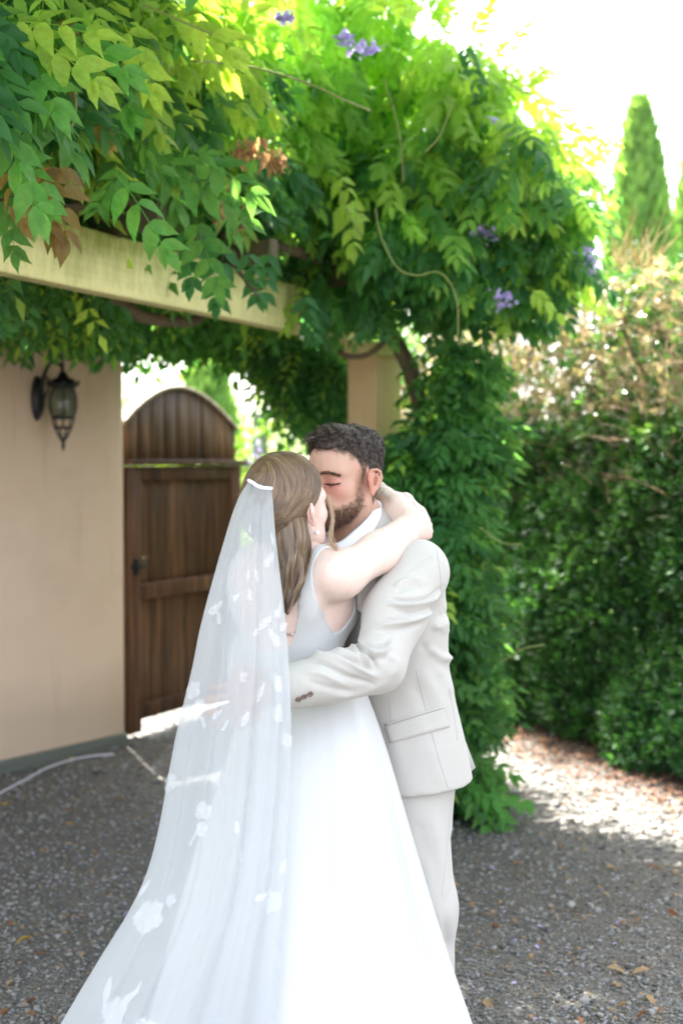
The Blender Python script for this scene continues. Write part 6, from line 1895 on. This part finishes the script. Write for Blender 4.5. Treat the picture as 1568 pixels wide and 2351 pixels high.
# jacket is hollow below the hips: only a shell shows at the hem
X, Y, Z = FJ.pts(tuple(slice(0, int(k)) for k in FJ.n))
hemz = 0.790 + 0.10 * (X - 0.2) - 0.02 * (Y - 3.5)
FJ.F = np.maximum(FJ.F, (hemz - Z).astype(np.float32))
Vj, Qj = FJ.mesh(); Vj = lap(Vj, Qj, 3)
Nj = vnormals(Vj, Qj)
jfolds = [([(975, 1488), (1000, 1500), (1022, 1512), (1030, 1500)], 0.014, 7), ([(960, 1475), (990, 1497), (1020, 1504)], -0.006, 7),
          ([(990, 1436), (1010, 1438), (1030, 1425)], 0.008, 6), ([(1005, 1420), (1020, 1412), (1030, 1400)], -0.005, 6), ([(1010, 1450), (1022, 1448), (1030, 1442)], 0.004, 5),
          ([(1000, 1530), (1020, 1560), (1035, 1600)], 0.005, 9), ([(960, 1530), (1000, 1590), (1020, 1640)], 0.005, 12), ([(940, 1560), (975, 1620), (990, 1680)], -0.004, 12), ([(1000, 1400), (1012, 1360), (1008, 1290)], 0.004, 5),
          ([(900, 1620), (905, 1700), (925, 1790)], 0.003, 14), ([(985, 1700), (1000, 1760), (1015, 1810)], 0.003, 14)]
Vj = fold(Vj, Nj, [(p, h, w * 1.3) for p, h, w in jfolds])
jacket = put('jacket', smooth_all(np_mesh('jacket', Vj, Qj)), M_SUIT, groom)
jb = bvh_of(Vj, Qj)
# vent flap at the back
fp = [(1042, 1600), (1052, 1640), (1068, 1700), (1091, 1762), (1078, 1775), (1058, 1768), (1046, 1700), (1038, 1640)]
yv = [3.60, 3.61, 3.63, 3.655, 3.64, 3.60, 3.59, 3.59]
fr_ = np.array([P(a, b, y) for (a, b), y in zip(fp, yv)]); bk = fr_ + np.array([-0.004, 0.006, 0.0])
V = np.vstack([fr_, bk]); m = len(fp)
F = [list(range(m))[::-1], list(range(m, 2 * m))] + [[i, (i + 1) % m, (i + 1) % m + m, i + m] for i in range(m)]
put('vent_flap', np_mesh('vent_flap', V, F), M_SUIT, jacket)
# near sleeve
FS = Field((-0.20, 3.08, 0.98), (0.36, 3.62, 1.46), 0.004)
SGo = SG + np.array([0.004, -0.004, 0.0]); MID1 = SG * 0.5 + EG * 0.5 + np.array([-0.004, -0.006, 0.012]); MID2 = EG * 0.5 + WG * 0.5 + np.array([0, -0.002, -0.004])
FS.ell(SGo, (0.074, 0.074, 0.078), k=0)
FS.cone(SGo, MID1, 0.074, 0.072, k=0.03); FS.cone(MID1, EG, 0.072, 0.060, k=0.03); FS.cone(EG, MID2, 0.060, 0.057, k=0.025); FS.cone(MID2, WG + dW * 0.03, 0.057, 0.048, k=0.02)
FS.cone(WG - dW * 0.035, WG + dW * 0.10, 0.040, 0.043, k=0.003, op='s')
cutplane(FS, WG, dW)
Vs_, Qs_ = FS.mesh(); Vs_ = lap(Vs_, Qs_, 3); Ns_ = vnormals(Vs_, Qs_)
sfolds = [([(700, 1512), (745, 1520), (800, 1550), (860, 1572)], -0.009, 6), ([(700, 1500), (750, 1503), (810, 1530), (870, 1556)], 0.008, 7), ([(715, 1495), (780, 1506), (840, 1530)], -0.005, 5),
          ([(760, 1488), (810, 1505), (860, 1530)], 0.006, 7), ([(805, 1478), (830, 1505), (860, 1520)], 0.009, 5), ([(812, 1470), (835, 1490), (858, 1515), (872, 1548)], -0.007, 5),
          ([(800, 1466), (818, 1480), (835, 1520), (855, 1545)], -0.006, 5), ([(830, 1482), (860, 1498), (885, 1495), (900, 1480)], 0.007, 6), ([(835, 1500), (865, 1512), (895, 1505)], -0.005, 6),
          ([(885, 1385), (930, 1390), (980, 1382), (1015, 1355)], 0.008, 6), ([(890, 1374), (930, 1378), (985, 1372), (1015, 1345)], -0.006, 5), ([(900, 1402), (950, 1408), (995, 1395), (1020, 1375)], -0.006, 6),
          ([(850, 1440), (910, 1432), (960, 1420), (1005, 1395)], 0.007, 6), ([(860, 1452), (920, 1445), (975, 1430)], -0.004, 6), ([(905, 1350), (930, 1335), (970, 1330)], 0.006, 6), ([(910, 1360), (940, 1348), (985, 1345)], -0.004, 5),
          ([(930, 1310), (975, 1290), (1000, 1280)], -0.003, 6), ([(880, 1420), (930, 1418), (985, 1402)], 0.005, 4), ([(830, 1470), (850, 1482), (880, 1480), (905, 1462)], -0.006, 4), ([(690, 1540), (740, 1548), (800, 1575)], 0.004, 8), ([(700, 1560), (760, 1580), (820, 1590)], -0.003, 9),
          ([(880, 1500), (910, 1520), (900, 1560)], 0.004, 9), ([(760, 1600), (830, 1592), (890, 1565)], 0.003, 8)]
Vs_ = fold(Vs_, Ns_, [(p, h * 1.5, w * 0.85) for p, h, w in sfolds])
sleeve = put('sleeve', smooth_all(np_mesh('sleeve', Vs_, Qs_)), M_SUIT, jacket)
sb = bvh_of(Vs_, Qs_)
FS = Field((-0.36, 3.40, 0.98), (0.14, 3.90, 1.46), 0.006)
FS.cone(SGr, EGr, 0.072, 0.058, k=0.02); FS.cone(EGr, WGr, 0.058, 0.046, k=0.02); cutplane(FS, WGr, dr)
V, Q = FS.mesh(); put('sleeve', smooth_all(np_mesh('sleeve', lap(V, Q, 2), Q)), M_SUIT, jacket)
# cuff of the shirt
FS = Field((-0.30, 3.05, 0.98), (0.05, 3.35, 1.20), 0.0028)
FS.cone(WG - dW * 0.02, WG + dW * 0.05, 0.0395, 0.0385, k=0); FS.cone(WG + dW * 0.005, WG + dW * 0.10, 0.0355, 0.0355, k=0.002, op='s'); cutplane(FS, WG + dW * 0.022, dW)
V, Q = FS.mesh(); put('shirt_cuff', smooth_all(np_mesh('shirt_cuff', lap(V, Q, 1), Q)), M_SHIRT, groom)
# buttons
t = NT('horn_button'); t.col(t.ramp(t.noise(300, 3), [(0.3, (0.07, 0.045, 0.035)), (0.7, (0.26, 0.18, 0.14))]), 0.25, 0.6); M_BUT = t.m
for a, b in ((685, 1605), (698, 1599), (712, 1593)):
    l, n_ = hit(sb, a, b)
    ax = np.cross(n_, [0, 0, 1.0]); ax /= np.linalg.norm(ax); ay = np.cross(n_, ax)
    V, F = lathe_geo([(0.0001, 0.0022), (0.0040, 0.0020), (0.0052, 0.0036), (0.0066, 0.0030), (0.0070, 0.0012), (0.0062, 0.0)][::-1], l, ax, ay, n_, 18)
    put('button', smooth_all(np_mesh('button', V, F)), M_BUT, sleeve)
# hip pocket flap, welt pocket and seams
V, F = patch_geo(jb, [(884, 1667), (1018, 1626), (1030, 1669), (896, 1706)], 16, 6, 0.002, 0.0022)
o = put('pocket_flap', np_mesh('pocket_flap', V, F), M_SUIT, jacket)
V, F = patch_geo(jb, [(884, 1661), (1018, 1620), (1019, 1625), (885, 1666)], 16, 1, 0.001, 0.002)
put('pocket_welt', np_mesh('pocket_welt', V, F), M_SUIT, jacket)
def seam(pts, bv, r=0.0006, par=jacket):
    q = line_on(bv, pts, 0.0002, 30)
    if len(q) > 3: tube('seam', q, r, M_SUIT_D, par, 5, len(q))
seam([(955, 1540), (975, 1620), (990, 1680), (1012, 1760), (1035, 1830)], jb)
seam([(893, 1600), (897, 1660)], jb)
seam([(1030, 1580), (1042, 1640), (1050, 1700)], jb, 0.0008)
seam([(1002, 1262), (1008, 1300), (1012, 1350), (1012, 1400), (998, 1436)], sb, 0.0009, sleeve)
V, F = patch_geo(jb, [(843, 1388), (868, 1376), (872, 1388), (847, 1400)], 6, 2, 0.001, 0.002)
put('breast_pocket', np_mesh('breast_pocket', V, F), M_SUIT, jacket)

# lapels and collars
def strip(name, A, Bp, th, mat, par):
    """thick strip between two 3-D edge curves"""
    n = 26
    A = catmull(np.array(A), n); Bp = catmull(np.array(Bp), n); V, F = [], []
    rows = []
    for t_ in np.linspace(0, 1, 6):
        rows.append(A * (1 - t_) + Bp * t_)
    top = np.array(rows)                                   # 6,n,3
    du = np.gradient(top, axis=1); dv = np.gradient(top, axis=0); N = np.cross(du, dv); N /= np.linalg.norm(N, axis=2, keepdims=True) + 1e-9
    if N[..., 1].mean() > 0: N = -N
    bulg = np.sin(np.linspace(0, math.pi, 6))[:, None, None] * 0.003
    top = top + N * bulg
    bot = top - N * th
    V = np.vstack([top.reshape(-1, 3), bot.reshape(-1, 3)]); m = 6 * n
    for j in range(5):
        for i in range(n - 1):
            a = j * n + i
            F.append([a, a + 1, a + n + 1, a + n]); F.append([a + m, a + n + m, a + n + 1 + m, a + 1 + m])
    ring = list(range(n)) + [j * n + n - 1 for j in range(1, 6)] + [5 * n + i for i in range(n - 2, -1, -1)] + [j * n for j in range(4, 0, -1)]
    for a, b in zip(ring, ring[1:] + ring[:1]): F.append([a, a + m, b + m, b])
    return put(name, smooth_all(np_mesh(name, V, F)), mat, par)
shirt = strip('shirt_collar', [P(862, 1146, 3.60), P(858, 1168, 3.545), P(836, 1196, 3.505), P(810, 1220, 3.475), P(786, 1240, 3.455), P(765, 1250, 3.45)],
              [P(882, 1162, 3.62), P(880, 1186, 3.545), P(866, 1214, 3.50), P(846, 1240, 3.465), P(822, 1268, 3.44), P(795, 1290, 3.43)], 0.003, M_SHIRT, groom)
strip('jacket_collar', [P(872, 1150, 3.625), P(877, 1172, 3.56), P(866, 1205, 3.505), P(848, 1232, 3.466), P(825, 1268, 3.436), P(818, 1320, 3.425), P(820, 1400, 3.42)],
      [P(892, 1166, 3.64), P(915, 1196, 3.565), P(910, 1230, 3.505), P(895, 1262, 3.462), P(880, 1300, 3.434), P(868, 1345, 3.425), P(846, 1420, 3.42)], 0.004, M_SUIT, jacket)
strip('lapel', [P(762, 1235, 3.50), P(748, 1262, 3.475), P(738, 1300, 3.465), P(745, 1360, 3.46)],
      [P(732, 1228, 3.52), P(716, 1262, 3.50), P(708, 1300, 3.49), P(722, 1360, 3.48)], 0.004, M_SUIT, jacket)
# dried flower buttonhole
M_BOUT = plain('dried_petal', (0.50, 0.34, 0.26), 0.8)
bq = []
for k, (a, b, s, r) in enumerate(((752, 1256, 0.016, 0.3), (760, 1266, 0.014, 1.2), (746, 1268, 0.013, 2.4), (766, 1254, 0.010, 4.0))):
    th = np.linspace(0, 2 * math.pi, 13)[:-1]; c = P(a, b, 3.435 - 0.004 * k)
    V = np.vstack([[c + [0, -0.003, 0]], [c + np.array([math.cos(q + r) * s, 0.004 * math.sin(2 * q), math.sin(q + r) * s * 0.7]) for q in th], [c + np.array([math.cos(q + r) * s, 0.006 + 0.004 * math.sin(2 * q), math.sin(q + r) * s * 0.7]) for q in th], [c + [0, 0.006, 0]]])
    F = [[0, 1 + i, 1 + (i + 1) % 12] for i in range(12)] + [[1 + i, 13 + i, 13 + (i + 1) % 12, 1 + (i + 1) % 12] for i in range(12)] + [[25, 13 + (i + 1) % 12, 13 + i] for i in range(12)]
    if k == 0: bout = empty('buttonhole_flower', tuple(c), 'small dried beige flower pinned to the groom\'s lapel under the loose lock', 'buttonhole')
    put('petal', np_mesh('petal', V, F), M_BOUT, bout)

# ---- trousers and shoes
FT = Field((-0.14, 3.30, 0.03), (0.42, 3.90, 0.98), 0.008)
FT.stack([0.70, 0.80, 0.90, 0.97], [0.13, 0.14, 0.14, 0.138], [3.60] * 4, [0.165, 0.175, 0.165, 0.155], [0.125, 0.13, 0.115, 0.105], GL, k=0)
for (a, b, c) in LEG:
    FT.cone((a[0], a[1], 0.80), b, 0.098, 0.080, k=0.04); FT.cone(b, c, 0.080, 0.070, k=0.04)
    FT.cone(c, (c[0], c[1], 0.03), 0.070, 0.070, k=0.01)
V, Q = FT.mesh(); V = lap(V, Q, 3); N = vnormals(V, Q)
V = fold(V, N, [([(1000, 1870), (1015, 2000), (1010, 2150)], 0.006, 12), ([(1030, 2030), (1020, 2120), (1035, 2200)], -0.008, 10), ([(975, 1950), (990, 2060), (1010, 2150)], 0.004, 14), ([(960, 1880), (985, 1990)], -0.004, 14)])
trousers = put('trousers', smooth_all(np_mesh('trousers', V, Q)), M_SUIT, groom)
tb_ = bvh_of(V, Q)
q = line_on(tb_, [(1034, 1850), (1028, 1920), (1020, 2000), (1014, 2060)], 0.0001, 24)
if len(q) > 3: tube('seam', q, 0.0006, M_SUIT_D, trousers, 5, len(q))
M_SHOE = plain('tan_leather', (0.20, 0.10, 0.05), 0.35)
for (a, b, c) in LEG:
    FS = Field((c[0] - 0.3, c[1] - 0.3, -0.01), (c[0] + 0.3, c[1] + 0.2, 0.16), 0.005)
    toe = np.array(c) + GF * 0.17; heel = np.array(c) - GF * 0.05
    FS.cone((heel[0], heel[1], 0.05), (c[0], c[1], 0.06), 0.036, 0.04, k=0.0); FS.cone((c[0], c[1], 0.055), (toe[0], toe[1], 0.033), 0.042, 0.034, k=0.02, flat=((0, 0, 1), 1.15))
    cutplane(FS, (0, 0, 0.004), (0, 0, -1))
    V, Q = FS.mesh(); put('shoe', smooth_all(np_mesh('shoe', V, Q)), M_SHOE, groom)
